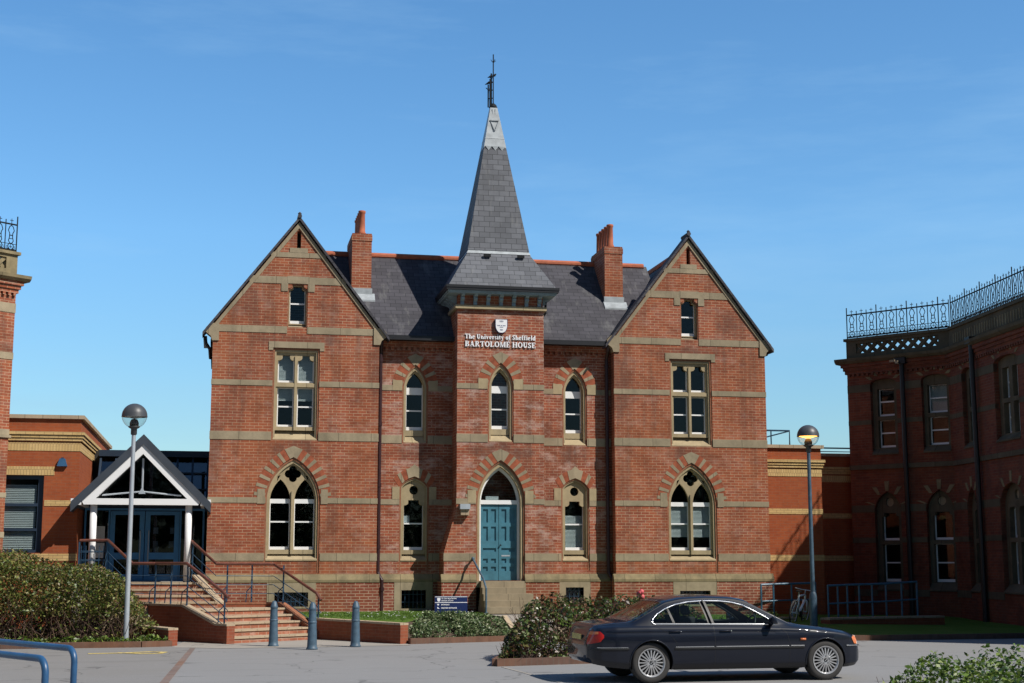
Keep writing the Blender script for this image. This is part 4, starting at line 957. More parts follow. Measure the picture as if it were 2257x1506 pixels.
cm = thing('security_camera', 'small pale security camera under the cornice of the shaded brick building', 'camera', tuple(Matrix.Translation((18.66*1.08, 41*1.08, 1.97*(1-1.08))) @ Matrix.Rotation(math.atan2(-.79, .61), 4, 'Z') @ Vector((1.68*1.08, -.26, 7.93*1.08))), math.atan2(-.79, .61), local=True)
MB().box(-.12, .06, -.10, -.02, -.10, -.03).build('camera_body', M['coping'], cm); m = MB(); m.box(.08, .17, -.12, -.04, -.16, -.07); m.tube([(0, 0, .02), (0, 0, -.06)], .02, 6); m.build('lamp', M['coping'], cm)
a3 = math.atan2(.62, .785); LW = 6.0
lw = thing('ward_building', 'sunlit tall red brick building corner with stone cornice at the left edge', 'building', (-5.37-.785*LW, 39.3-.62*LW, 0), a3, local=True)
dz = 9.05-8.05+.33
MB().box(0, LW, 0, .4, 0, 9.3).build('wall', M['brick'], lw); MB().box(LW-.4, LW, .402, 8, 0, 9.3).build('wall', M['brick'], lw)
bd = MB()
for z0, z1 in ((8.43, 8.68), (7.20, 7.38), (5.23, 5.38), (3.62, 3.75), (2.6, 2.75)): bd.box(0, LW+.012, -.014, .1, z0, z1)
bd.box(0, LW+.05, -.05, .1, 5.16, 5.225); build_each(bd, 'stone_band', M['stone'], lw)
ward_head(lw, None, LW, z=9.38, ext1=1, step=.33, lattice=True, bm='brick', sm='stone_dk')
MB().box(0, LW-.4, .4, 8, 9.2, 9.3).build('roof', M['greyroof'], lw)

# ------------------------------------------------------------------ stairs, flank walls and handrails
A_ = Vector((-.574, .819, 0)); E_ = Vector((.819, .574, 0)); P0 = Vector((.40, 35.15, 0)); WD = 2.5
def SP(s, e, z): p = P0+A_*s+E_*e; return (p.x, p.y, z)
stair = thing('entrance_steps', 'brick entrance steps with pale treads rising in two flights to the porch', 'steps', tuple(P0+Vector((0, 0, GZ))))
rs, tr = MB(), MB()
for i in range(5):
    z0, z1 = GZ+.15*i, GZ+.15*(i+1); s0, s1 = .31*i, .31*(i+1)+.05
    if i == 4: s1 = s0+.4
    rs.hexa([SP(s0, 0, GZ-.05), SP(s0, WD, GZ-.05), SP(s0+.5, WD, GZ-.05), SP(s0+.5, 0, GZ-.05)], [SP(s0, 0, z1-.045), SP(s0, WD, z1-.045), SP(s0+.5, WD, z1-.045), SP(s0+.5, 0, z1-.045)])
    tr.hexa([SP(s0-.03, 0, z1-.044), SP(s0-.03, WD, z1-.044), SP(s1, WD, z1-.044), SP(s1, 0, z1-.044)], [SP(s0-.03, 0, z1), SP(s0-.03, WD, z1), SP(s1, WD, z1), SP(s1, 0, z1)])
LZ = GZ+.75; s0 = 1.24+.39
lp = [SP(s0, 0, 0), SP(s0, WD, 0), (1.6, 38.3, 0), (.2, 38.3, 0), (-2.7, 38.3, 0), (-2.7, 37.2, 0), SP(3.2, 0, 0)]
tr.prism([(p[0], p[1]) for p in lp], LZ-.5, LZ-.002, 'z')
for i in range(4):
    z1 = LZ+.155*(i+1); y0 = 37.75+.30*i
    rs.box(-2.75, .06-.13*i, y0, y0+.5, LZ-.3, z1-.05); tr.box(-2.75, .06-.13*i, y0-.03, y0+(.34 if i < 3 else 1.0), z1-.049, z1)
rs.build('riser', M['brick_stair'], stair); tr.build('tread', M['coping'], stair)
def wall_run(par, pts, w=.22, base=GZ-.1, cap=.05, capmat='coping'):
    m, c = MB(), MB()
    for (a, b) in zip(pts[:-1], pts[1:]):
        a, b = Vector(a), Vector(b); d = (b-a); d.z = 0; d.normalize(); n = Vector((-d.y, d.x, 0))*w/2
        q = [a-n, b-n, b+n, a+n]
        m.hexa([(p.x, p.y, base) for p in q], [(p.x, p.y, p.z-cap) for p in q])
        n2 = n*1.10; q = [a-n2, b-n2, b+n2, a+n2]; c.hexa([(p.x, p.y, p.z-cap+.002) for p in q], [(p.x, p.y, p.z) for p in q])
    m.build('wall', M['brick_wall'], par); c.build('coping', M[capmat], par)
def W3(s, e, z): return SP(s, e, z)
fl = thing('flank_wall', 'low brick wall with stepped coping on the near left side of the entrance steps', 'wall', tuple(P0))
wall_run(fl, [W3(-.12, -.12, .56), W3(.35, -.12, .56), W3(1.75, -.12, .97), W3(3.2, -.12, .97)])
fr_ = thing('flank_wall', 'low brick wall with sloping coping between the entrance steps and the lawn', 'wall', SP(0, WD, 0))
wall_run(fr_, [W3(.0, WD+.12, .30), W3(1.55, WD+.12, .97), (1.55, 38.25, .97), (.2, 38.25, .97)], capmat='brick_mould')
fu = thing('flank_wall', 'sloping brick wall with pale coping beside the upper flight to the porch', 'wall', (0, 38, .8))
wall_run(fu, [(.13, 37.85, .99), (-.52, 39.05, 1.66)], .2)
rt = thing('retaining_wall', 'low red brick retaining wall holding up the lawn behind the bollards', 'wall', (2.6, 36.6, GZ))
wall_run(rt, [(2.42, 36.95, .62), (4.33, 34.24, .58)], .24)
lwl = thing('retaining_wall', 'short brick wall end with rounded pale top beside the big hedge', 'wall', (-.9, 34.4, GZ))
wall_run(lwl, [(-.92, 34.45, .50), (-2.3, 36.5, .55)], .24)
def handrail(name, label, top, posts, wires, drop=1.0, cap='wood'):
    h = thing(name, label, 'handrail', tuple(top[0]))
    MB().tube(top, .038, 8).build('top_rail', M[cap], h)
    for p, zt in posts:
        MB().box(p[0]-.02, p[0]+.02, p[1]-.02, p[1]+.02, p[2], zt).build('post', M['rail'], h)
        MB().tube([(p[0], p[1], p[2]+.42), (p[0]-.12, p[1], p[2]+.3), (p[0]-.14, p[1], p[2]+.02)], .014, 5).build('stay', M['rail'], h)
    w = MB()
    for k in wires: w.tube([(p[0], p[1], p[2]-k) for p in top], .011, 5)
    w.build('wire', M['rail'], h); return h
lt = [(-3.45, 38.95, 2.53), (-2.75, 38.95, 2.54), (-2.05, 37.75, 1.95), W3(3.1, -.12, 1.95), W3(1.75, -.12, 1.95), W3(.25, -.12, 1.30), W3(.02, -.12, 1.16)]
handrail('stair_handrail', 'brown topped handrail on blue posts along the left side of the steps', lt,
   [((-3.45, 38.95, 1.47), 2.5), ((-2.78, 38.95, 1.47), 2.5), (W3(3.1, -.12, .97), 1.93), (W3(2.4, -.12, .97), 1.93), (W3(1.7, -.12, .95), 1.92), (W3(.15, -.12, .56), 1.24)], (.30, .52, .74))
gp = MB()
for i in range(6): gp.tube([(-3.4+i*.11, 38.95, 1.5), (-3.4+i*.11, 38.95, 2.4)], .01, 5)
for i in range(4): gp.tube([(-3.42, 38.95, 1.6+i*.22), (-2.8, 38.95, 1.6+i*.22)], .01, 5)
pn = thing('guard_panel', 'small blue mesh guard panel beside the left porch post', 'guard panel', (-3.1, 38.95, 1.47)); gp.build('mesh', M['rail'], pn)
rt_ = [(-.66, 39.15, 2.53), (.0, 38.0, 1.94), (1.45, 38.2, 1.93), W3(.15, WD+.12, 1.22), W3(-.02, WD+.12, 1.05)]
handrail('stair_handrail', 'brown topped handrail on blue posts along the right side of the steps', rt_,
   [((.28, 38.22, .95), 1.92), ((.9, 38.22, .95), 1.92), (W3(1.5, WD+.12, .95), 1.9), (W3(.08, WD+.12, .3), 1.18), ((-.62, 39.1, 1.47), 2.5)], (.30, .52, .74))

# stone steps to the blue doors with their handrail
ds = thing('door_steps', 'worn stone steps up to the blue arched doors', 'steps', (TC, 39, .6))
m = MB()
for i in range(5):
    z1 = 1.47-.165*i; hw = .58+(.0 if i < 2 else .14*(i-1)); y = 39.65-.07-.29*(i+1)
    lw_ = .60+.02*i; m.box(TC-lw_, TC+hw, y, 39.58 if i == 0 else y+.36, z1-.17+.003, z1)
    m.box(TC-lw_+.02, TC+hw-.02, y+.03, 39.56, .4, z1-.168)
m.box(TC-.69, TC+.69, 39.575, YT+.34, 1.3, 1.472)
m.build('step', M['stone'], ds)
hr = thing('step_handrail', 'blue grey tubular handrail with ball end left of the stone steps', 'handrail', (7.0, 38.2, .6))
m = MB(); m.tube([(6.98, 38.15, .6), (6.98, 38.15, 1.30), (6.95, 38.4, 1.55), (6.86, 39.5, 2.06), (6.86, 39.64, 2.06)], .028, 8); m.build('rail', M['bollard'], hr)
MB().lathe([(0, -.05), (.035, -.035), (.05, 0), (.035, .035), (0, .05)], (6.86, 39.5, 2.08), 10).build('ball', M['bollard'], hr)
MB().lathe([(.05, 0), (.06, .02), (.04, .09)], (6.98, 38.15, .6), 10).build('foot', M['bollard'], hr)
wl_ = thing('wall_light', 'grey bulkhead light on the brick wall left of the blue doors', 'lamp', (6.62, YT, 3.45))
MB().plate([(6.49, 3.42), (6.77, 3.42), (6.77, 3.56), (6.49, 3.56)], [], YT-.22, YT-.001).build('hood', M['galv'], wl_); MB().box(6.52, 6.75, YT-.16, YT-.001, 3.26, 3.418).build('lens', M['coping'], wl_)

# ------------------------------------------------------------------ bollards, lamps, sign, railings
bo = thing('bollard', 'tapered blue grey iron bollard in front of the steps, leftmost of the three', 'bollard', (1.31, 33.87, GZ), 0, 'bollards in front of the steps', local=True)
MB().lathe([(0, 0), (.125, 0), (.125, .03), (.108, .05), (.105, .12), (.088, .58), (.082, .80), (.080, .84)], (0, 0, 0), 20).build('shaft', M['bollard'], bo, True)
MB().lathe([(.09, .565), (.098, .575), (.098, .595), (.086, .605)], (0, 0, 0), 20).build('collar', M['bollard'], bo, True)
MB().lathe([(.078, .84), (.086, .85), (.086, .89), (.075, .91), (.06, .97), (.035, 1.01), (0, 1.02)], (0, 0, 0), 20).build('cap', M['bollard'], bo, True)
dup(bo, (2.09, 32.47, GZ), .6, 'tapered blue grey iron bollard nearest the camera, middle one of the three')
dup(bo, (3.11, 33.32, GZ), 1.7, 'tapered blue grey iron bollard in front of the retaining wall, rightmost of the three')
bulb, t, b = newmat('sodium bulb'); b.inputs['Base Color'].default_value = (.9, .5, .15, 1); b.inputs['Emission Color'].default_value = (1, .40, .07, 1); b.inputs['Emission Strength'].default_value = 5
M['bulb'] = bulb; M['globe'] = glassmat('lamp globe', (.86, .87, .85), 1.45, .12)
def street_lamp(x, y, zb, zg, label, lit, cabinet):
    l = thing('street_lamp', label, 'street lamp', (x, y, zb), 0, 'globe lamps on posts')
    r = .285
    MB().lathe([(.062, zb), (.06, zb+.5), (.052, 3), (.046, zg-.42)], (x, y, 0), 14).build('pole', M['galv' if not cabinet else 'bollard'], l, True)
    if cabinet: MB().lathe([(.10, zb), (.10, zb+.85), (.085, zb+.95), (.062, zb+1.0)], (x, y, 0), 16).build('base_cabinet', M['bollard'], l, True)
    MB().lathe([(.05, zg-.44), (.07, zg-.42), (.07, zg-.30), (.12, zg-.27), (.14, zg-.24), (.02, zg-.23)], (x, y, 0), 16).build('collar', M['lampgrey'], l, True)
    up = [(r*1.02*math.cos(a), zg+r*1.02*math.sin(a)) for a in [i*math.pi/2/8 for i in range(9)]]
    MB().lathe([(r*1.035, zg-.02)]+up+[(.0, zg+r)], (x, y, 0), 28).build('hood', M['lampgrey'], l, True)
    lo = [(r*math.cos(a), zg-r*math.sin(a)) for a in [i*math.pi/2*.82/8 for i in range(9)]]
    MB().lathe(lo, (x, y, 0), 28).build('globe', M['globe'], l, True)
    MB().lathe([(.0, zg-.245), (.10, zg-.24), (.105, zg-.16), (.07, zg-.08), (0, zg-.06)], (x, y, 0), 14).build('lamp_holder', M['lampgrey'], l, True)
    MB().lathe([(.0, zg-.012), (.24, zg-.012), (.16, zg-.03), (.07, zg-.055), (0, zg-.056)], (x, y, 0), 20).build('reflector', M['bulb' if lit else 'galv'], l, True)
street_lamp(-1.96, 34.5, .12, 5.32, 'grey globe street lamp on a slim pale post rising from the hedge', False, False)
street_lamp(15.22, 36.0, .22, 5.28, 'globe street lamp on a blue grey post with its lamp lit orange', True, True)

def text_obj(s, size, x, z, y, mat, par, name='lettering', align='LEFT', bold=.0, sx=1.0):
    cu = bpy.data.curves.new('t', 'FONT'); cu.body = s; cu.size = size; cu.align_x = align; cu.extrude = .002; cu.offset = bold
    o = bpy.data.objects.new('t', cu); COL.objects.link(o); dg = bpy.context.evaluated_depsgraph_get(); dg.update()
    me = bpy.data.meshes.new_from_object(o.evaluated_get(dg)); bpy.data.objects.remove(o)
    off = ORG[par.name]
    me.transform(Matrix.Translation((x-off.x, y-off.y, z-off.z)) @ Matrix.Rotation(math.pi/2, 4, 'X') @ Matrix.Diagonal((sx, 1, 1, 1)))
    me.materials.clear(); me.materials.append(M[mat]); r = bpy.data.objects.new(name, me); COL.objects.link(r); r.parent = par; ORG[r.name] = off; return r
def shield_pts(cx, zt, w, h, n=8):
    L = [(cx-w/2, zt), (cx-w/2, zt-h*.45)]; c = []
    for i in range(1, n): a = math.pi/2*i/n; c.append((cx-w/2*math.cos(a)**.8, zt-h*.45-h*.55*math.sin(a)**1.1))
    return L+c+[(cx, zt-h)]+[(2*cx-x, z) for x, z in c[::-1]]+[(cx+w/2, zt-h*.45), (cx+w/2, zt)]
SY = 36.2
sg = thing('direction_sign', 'dark blue direction sign on two posts with white lettering and a white shield', 'sign', (5.74, SY, .6))
x0, x1, z0, z1 = 5.33, 6.15, .735, 1.15
MB().box(x0, x1, SY, SY+.05, z0, z1).build('board', M['navy'], sg)
for x in (x0+.10, x1-.14): MB().box(x, x+.06, SY+.01, SY+.045, .3, z0).build('post', M['navy'], sg)
m = MB(); m.box(x0+.005, x1-.005, SY-.004, SY-.001, z1-.026, z1-.012); m.box(x0+.005, x1-.005, SY-.004, SY-.001, z1-.165, z1-.150)
build_each(m, 'rule_line', M['text'], sg)
MB().plate(shield_pts(x0+.10, z1-.045, .08, .09), [], SY-.004, SY-.001).build('emblem', M['text'], sg)
text_obj('The University of Sheffield', .044, x0+.165, z1-.075, SY-.004, 'text', sg, bold=.0012, sx=.80)
text_obj('SCHOOL OF LAW', .040, x0+.165, z1-.128, SY-.004, 'text', sg, bold=.0012, sx=.92)
text_obj('ENTRANCE', .042, x0+.16, z1-.225, SY-.004, 'text', sg, bold=.0015, sx=.95)
text_obj('DISABLED ENTRANCE', .042, x0+.16, z1-.305, SY-.004, 'text', sg, bold=.0015, sx=.95)
m = MB(); m.plate([(x0+.065, z1-.225), (x0+.105, z1-.225), (x0+.105, z1-.205), (x0+.12, z1-.205), (x0+.085, z1-.185), (x0+.05, z1-.205), (x0+.065, z1-.205)], [], SY-.004, SY-.001)
m.plate([(x0+.065, z1-.272), (x0+.075, z1-.262), (x0+.12, z1-.305), (x0+.115, z1-.31), (x0+.075, z1-.308), (x0+.06, z1-.29)], [], SY-.004, SY-.001); m.build('arrow', M['text'], sg)

# wall lettering: slab serif letters drawn as strokes
GL = {}
def vS(x, y0=0, y1=1, w=.2): return ('b', x-.015, x+w+.025, y0, y1)
def sf(x, y, w=.40, h=.08, s=.2): return ('b', x+s/2-w/2, x+s/2+w/2, y if y < .5 else y-h, y+h if y < .5 else y)
GL['T'] = (.80, [vS(.30), ('b', 0, .80, .90, 1), ('b', 0, .09, .72, .9), ('b', .71, .80, .72, .9), sf(.30, 0)])
GL['h'] = (.72, [vS(.08), sf(.08, 0, .34), ('b', 0, .08, .92, 1), ('a', .28, .46, .24, .20, 0, 180), vS(.46, 0, .48), sf(.46, 0, .34)])
GL['n'] = (.72, [vS(.08, 0, .66), sf(.08, 0, .34), ('b', 0, .08, .58, .66), ('a', .28, .46, .24, .20, 0, 180), vS(.46, 0, .48), sf(.46, 0, .34)])
GL['e'] = (.60, [('o', .30, .33, .30, .35, 5, 318), ('b', .1, .55, .34, .42), ('b', .44, .58, .36, .5)])
GL['U'] = (.86, [vS(.12, .3, 1), sf(.12, 1, .42), ('a', .43, .32, .30, .32, 180, 360), ('b', .62, .73, .3, 1), sf(.62, 1, .36, s=.11)])
GL['i'] = (.36, [vS(.09, 0, .66), sf(.09, 0, .34), ('b', 0, .09, .58, .66), ('b', .09, .29, .80, .98)])
GL['v'] = (.66, [('l', .16, .66, .33, 0, .2), ('l', .33, 0, .52, .66, .10), sf(.06, .66, .34), sf(.46, .66, .26, s=.1)])
GL['y'] = (.66, [('l', .16, .66, .36, 0, .2), ('l', .24, -.26, .54, .66, .10), sf(.06, .66, .34), sf(.46, .66, .26, s=.1), ('b', .08, .28, -.30, -.18)])
GL['r'] = (.52, [vS(.08, 0, .66), sf(.08, 0, .36), ('b', 0, .08, .58, .66), ('a', .36, .46, .18, .20, 60, 180), ('b', .36, .5, .48, .64)])
GL['s'] = (.48, [('o', .25, .48, .22, .18, 20, 270), ('o', .23, .18, .22, .18, 200, 450)])
GL['t'] = (.42, [vS(.1, .1, .86), ('b', 0, .40, .58, .66), ('a', .26, .14, .16, .14, 180, 330)])
GL['o'] = (.64, [('o', .32, .33, .32, .35, 0, 360)])
GL['f'] = (.44, [vS(.08, 0, .82), sf(.08, 0, .36), ('b', 0, .40, .58, .66), ('a', .28, .80, .20, .20, 20, 180)])
GL['S'] = (.64, [('o', .33, .74, .29, .26, 15, 275), ('o', .31, .27, .30, .27, 195, 455), ('b', .54, .62, .70, .98), ('b', .02, .1, .02, .3)])
GL['l'] = (.36, [vS(.09), sf(.09, 0, .34), ('b', 0, .09, .92, 1)])
GL['d'] = (.70, [vS(.42), ('b', .34, .42, .92, 1), ('b', .62, .70, 0, .08), ('o', .30, .33, .29, .35, 40, 320)])
GL['B'] = (.80, [vS(.10), ('b', 0, .45, 0, .09), ('b', 0, .42, .91, 1), ('b', .3, .46, .48, .57), ('o', .42, .76, .30, .24, -90, 90), ('o', .44, .265, .34, .265, -90, 90)])
GL['A'] = (.94, [('l', .18, 0, .44, 1, .10), ('l', .44, 1, .74, 0, .22), ('b', .24, .62, .27, .36), sf(.07, 0, .34), sf(.66, 0, .40)])
GL['R'] = (.90, [vS(.10), sf(.10, 0, .40), ('b', 0, .42, .91, 1), ('b', .3, .46, .44, .53), ('o', .42, .725, .31, .275, -90, 90), ('l', .46, .46, .76, 0, .2), ('b', .7, .9, 0, .08)])
GL['O'] = (.92, [('o', .46, .5, .46, .52, 0, 360)])
GL['L'] = (.76, [vS(.10), ('b', 0, .74, 0, .09), sf(.10, 1, .40), ('b', .64, .74, .09, .32)])
GL['M'] = (1.14, [('b', .1, .2, 0, 1), sf(.1, 0, .32, s=.1), ('b', 0, .3, .92, 1), ('l', .22, 1, .54, 0, .2), ('l', .54, 0, .86, 1, .09), vS(.84), sf(.84, 0, .38), ('b', .84, 1.14, .92, 1)])
GL['E'] = (.76, [vS(.10), ('b', 0, .72, 0, .09), ('b', 0, .70, .91, 1), ('b', .3, .54, .46, .55), ('b', .63, .72, .09, .30), ('b', .61, .70, .72, .91), ('b', .47, .54, .36, .66)])
GL['É'] = (.76, GL['E'][1]+[('l', .36, 1.08, .56, 1.30, .13)])
GL['H'] = (.96, [vS(.10), vS(.66), ('b', .3, .66, .46, .55), sf(.10, 0, .40), sf(.10, 1, .40), sf(.66, 0, .40), sf(.66, 1, .40)])
def stroke_text(s, x, z, h, width, y, par, name):
    GAP = .07; tot = sum((GL[c][0]+GAP) if c != ' ' else .34 for c in s); k = width/(tot-GAP)
    mb = MB(); cx = x; j = 0
    def P(px, py): return (cx+px*k, z+py*h)
    for c in s:
        if c == ' ': cx += .34*k; continue
        w, prim = GL[c]
        for p in prim:
            yy = y-.0012*(j % 7); j += 1
            if p[0] == 'b': q = [P(p[1], p[3]), P(p[2], p[3]), P(p[2], p[4]), P(p[1], p[4])]; mb.plate(q, [], yy, y+.022)
            elif p[0] == 'l':
                _, xa, ya, xb, yb, ww = p; mb.plate([P(xa-ww/2, ya), P(xa+ww/2, ya), P(xb+ww/2, yb), P(xb-ww/2, yb)][::1 if ya <= yb else -1], [], yy, y+.022)
            else:
                _, ox, oy, rx, ry, a0, a1 = p; n = 14
                tx, ty = (.24 if rx > .24 else .17), .115
                A = [math.radians(a0+(a1-a0)*i/n) for i in range(n+1)]
                for i in range(n):
                    q = [P(ox+(rx-tx)*math.cos(A[i]), oy+(ry-ty)*math.sin(A[i])), P(ox+rx*math.cos(A[i]), oy+ry*math.sin(A[i])), P(ox+rx*math.cos(A[i+1]), oy+ry*math.sin(A[i+1])), P(ox+(rx-tx)*math.cos(A[i+1]), oy+(ry-ty)*math.sin(A[i+1]))]
                    mb.add([(a, yy, b) for a, b in q]+[(a, y+.022, b) for a, b in q], [(0, 1, 2, 3), (7, 6, 5, 4), (1, 5, 6, 2), (0, 3, 7, 4)])
        cx += (w+GAP)*k
    return mb.build(name, M['text'], par)
ws = thing('wall_sign', 'white raised letters and white shield fixed to the brick tower above its lancet window', 'sign', (TC, YT, 8.3))
stroke_text('The University of Sheffield', 6.63, 8.175, .135, 2.02, YT-.030, ws, 'lettering')
stroke_text('BARTOLOMÉ HOUSE', 6.63, 7.955, .155, 2.02, YT-.030, ws, 'lettering')
sh = MB().plate(shield_pts(TC, 8.745, .355, .40), [], YT-.085, YT-.001).build('shield', M['navy'], ws)
MB().plate(shield_pts(TC, 8.733, .325, .375), [], YT-.092, YT-.0855).build('shield_face', M['text'], sh)
m = MB(); yy = YT-.0945
for dx in (-.04, 0, .04): m.plate([(TC+dx-.016, 8.675), (TC+dx+.016, 8.675), (TC+dx+.012, 8.705), (TC+dx-.012, 8.705)], [], yy, yy+.004)
m.box(TC-.045, TC+.045, yy, yy+.004, 8.66, 8.668)
for dx in (-.10, -.055, 0, .055, .10): m.plate([(TC+dx-.018, 8.545), (TC+dx+.018, 8.545), (TC+dx+.018, 8.575), (TC+dx-.018, 8.575)], [], yy, yy+.004)
m.box(TC-.05, TC+.05, yy, yy+.004, 8.505, 8.525); m.plate([(TC-.03, 8.42), (TC+.03, 8.42), (TC+.045, 8.455), (TC-.045, 8.455)], [], yy, yy+.004)
m.build('emblem', M['textgrey'], sh)
# ramp railings and low ramp walls on the right
def ramp_rail(label, pts, zb, h=1.0, posts=6):
    r = thing('ramp_railing', label, 'railing', (pts[0][0], pts[0][1], zb))
    P = [Vector(p) for p in pts]
    m = MB(); m.tube([p+Vector((0, 0, h)) for p in P], .03, 8); m.tube([p+Vector((0, 0, h*.5)) for p in P], .024, 8); m.build('rail', M['ramp'], r)
    for i in range(posts):
        f = i/(posts-1)*(len(P)-1); k = min(int(f), len(P)-2); p = P[k].lerp(P[k+1], f-k)
        MB().tube([p, p+Vector((0, 0, h+.02))], .028, 8).build('post', M['ramp'], r)
    return r
def wz(u, v, Y): return None
ramp_rail('blue tube railing in sunlight behind the dark car bonnet and the bicycle', [(15.16, 39.55, .42), (15.75, 39.65, .44), (16.95, 39.9, .46)], .42, .93, 4)
ramp_rail('blue tube railing running into shade right of the lit street lamp', [(16.55, 38.1, .36), (17.3, 38.3, .38), (18.3, 38.5, .40), (19.6, 38.9, .45)], .36, .98, 8)
rw1 = thing('ramp_wall', 'low brick ramp wall with pale block end behind the car bonnet', 'wall', (15.2, 38, .2)); wall_run(rw1, [(14.6, 38.35, .48), (15.75, 38.75, .48)], .3, .1)
rw2 = thing('ramp_wall', 'low brick ramp wall in shade below the right railing', 'wall', (17, 37.9, .2)); wall_run(rw2, [(16.1, 37.3, .50), (16.55, 37.55, .50), (20, 38.3, .50)], .3, .1)
hp = thing('hoop_barrier', 'bright blue tubular hoop barrier at the lower left, the farther and taller of two', 'barrier', (-1.33, 15, GZ), 0, 'blue hoop barriers')
def hoop(e, d, L, zt, par, r=.031):
    e = Vector(e); d = Vector(d).normalized(); k = .13; up = Vector((0, 0, 1)); T = e+up*0; T.z = 0
    pts = [Vector((T.x, T.y, GZ)), Vector((T.x, T.y, zt-k))]
    for i in range(1, 7): a = math.pi/2*i/6; pts.append(T+d*(k-k*math.cos(a))+up*(zt-k+k*math.sin(a)))
    F = T+d*L
    for i in range(0, 7): a = math.pi/2*i/6; pts.append(F-d*(k-k*math.sin(a))+up*(zt-k+k*math.cos(a)))
    pts.append(Vector((F.x, F.y, GZ)))
    MB().tube(pts, r, 12).build('hoop', M['hoop'], par, True)
    for q in (T, F): MB().lathe([(r, 0), (.075, 0), (.075, .012), (r, .014)], (q.x, q.y, GZ), 14).build('base_plate', M['hoop'], par)
hoop((-1.33, 15.0, 0), (-.51, .86, 0), 2.6, 1.14, hp)
hp2 = thing('hoop_barrier', 'bright blue tubular hoop barrier at the lower left, the nearer and lower of two', 'barrier', (-1.45, 13.5, GZ), 0, 'blue hoop barriers')
hoop((-1.43, 13.45, 0), (-.51, .86, 0), 2.6, 1.14, hp2)

# ------------------------------------------------------------------ the dark saloon car
M['paint'], t, b = newmat('dark navy car paint')
b.inputs['Base Color'].default_value = (.004, .006, .014, 1); b.inputs['Metallic'].default_value = .0; b.inputs['Roughness'].default_value = .45
b.inputs['Coat Weight'].default_value = .75; b.inputs['Coat Roughness'].default_value = .05; b.inputs['Specular IOR Level'].default_value = .15
M['chrome'] = simple('chrome trim', (.75, .76, .78), .18, metal=1, var=.02)
M['alloy'] = simple('alloy wheel', (.50, .50, .51), .35, metal=.6, var=.06)
M['rubber'] = simple('tyre rubber', (.035, .033, .032), .8, var=.2)
M['blacktrim'] = simple('black trim', (.012, .012, .013), .5, var=.1)
M['redlens'] = simple('red lens', (.42, .015, .012), .2, var=.1)
M['amber'] = simple('amber lens', (.65, .19, .07), .2, var=.1)
M['clear'] = simple('clear lens', (.62, .52, .46), .15, var=.1)
M['seat'] = simple('seat cloth', (.03, .03, .034), .85, var=.2)
CS = 1.0
car = thing('parked_car', 'dark navy four door saloon car with silver multi spoke wheels parked beside the shrub', 'car', (5.72, 23.2, GZ), R(1.6), local=True)
car.scale = (CS, CS, CS)
def ip(tab): xs_, ys_ = zip(*tab); return lambda x: np.interp(x, xs_, ys_)
def smooth(f, sig=.05):
    xx = np.linspace(-.3, 5.1, 2161); yy = f(xx); k = np.exp(-.5*(np.arange(-60, 61)*.0025/sig)**2); k /= k.sum()
    ys_ = np.convolve(np.pad(yy, 60, mode='edge'), k, 'valid'); return lambda x: np.interp(x, xx, ys_)
zT = smooth(ip([(-.3, .60), (0, .62), (.03, .72), (.07, .93), (.12, .99), (.5, 1.03), (.80, 1.05), (1.42, 1.36), (1.7, 1.415), (2.1, 1.432), (2.5, 1.415), (2.72, 1.375), (3.40, 1.02), (3.6, .965), (4.1, .885), (4.45, .79), (4.62, .71), (4.69, .60), (4.71, .53), (4.775, .50), (5.1, .5)]), .03)
zB = smooth(ip([(-.3, .56), (.0, .58), (.05, .72), (.12, .92), (.5, .955), (1.1, .97), (2, .962), (3.0, .94), (3.5, .905), (4.1, .82), (4.45, .73), (4.62, .66), (4.7, .52), (4.775, .48), (5.1, .48)]), .03)
hW = smooth(ip([(-.3, .50), (0, .56), (.06, .70), (.2, .81), (.5, .868), (1.1, .897), (2.2, .900), (3.6, .897), (4.1, .875), (4.4, .835), (4.62, .765), (4.72, .68), (4.775, .58), (5.1, .5)]), .03)
z0 = smooth(ip([(-.3, .42), (0, .40), (.08, .30), (.4, .25), (.9, .21), (1.5, .205), (3.5, .205), (4.3, .20), (4.6, .22), (4.72, .27), (4.775, .33), (5.1, .33)]), .04)
NB, NS, NT = 34, 26, 18      # rows: body side, window side, roof
def section(x):
    W_, zb, zt, zl = hW(x), min(zB(x), zT(x)-.012), zT(x), z0(x); out = []
    for i in range(NB):
        f = i/(NB-1); z = zl+(zb-zl)*f
        rel = (z-.58)/(.42); y = W_*(1-.055*rel*rel if rel > 0 else 1-.05*rel*rel)
        if f < .12: y -= (.12-f)/.12*.05
        if .80 < z < .84 and .3 < x < 4.4: y -= .004
        fr = max(0, 1-(zb-z)/.07); y -= .028*fr*fr
        out.append((y, z))
    yb = out[-1][0]; h = zt-zb
    k = .50 if h > .12 else .50+(.12-h)*6
    yr = max(.1, yb-k*h-.01); zr = zt-min(.055, h*.45)
    for i in range(1, NS+1):
        f = i/NS; bul = .018*math.sin(math.pi*f)*min(1, h/.4); out.append((yb+(yr-yb)*f+bul, zb+(zr-zb)*f))
    for i in range(1, NT+1):
        f = i/NT; a = math.pi/2*f
        e = .58
        out.append((yr*math.cos(a)**e if f < 1 else 0, zr+(zt-zr)*math.sin(a)**.95))
    return out
DX = .0125; NX = int(4.775/DX)+1
xs_c = np.linspace(0, 4.775, NX); G_ = np.array([section(x) for x in xs_c])     # nx, m, (y,z)
m_ = G_.shape[1]; AX = (1.115, 3.945); AR = .352; AZ = .315
P3 = np.zeros((NX, m_, 3)); P3[:, :, 0] = xs_c[:, None]; P3[:, :, 1] = G_[:, :, 0]; P3[:, :, 2] = G_[:, :, 1]
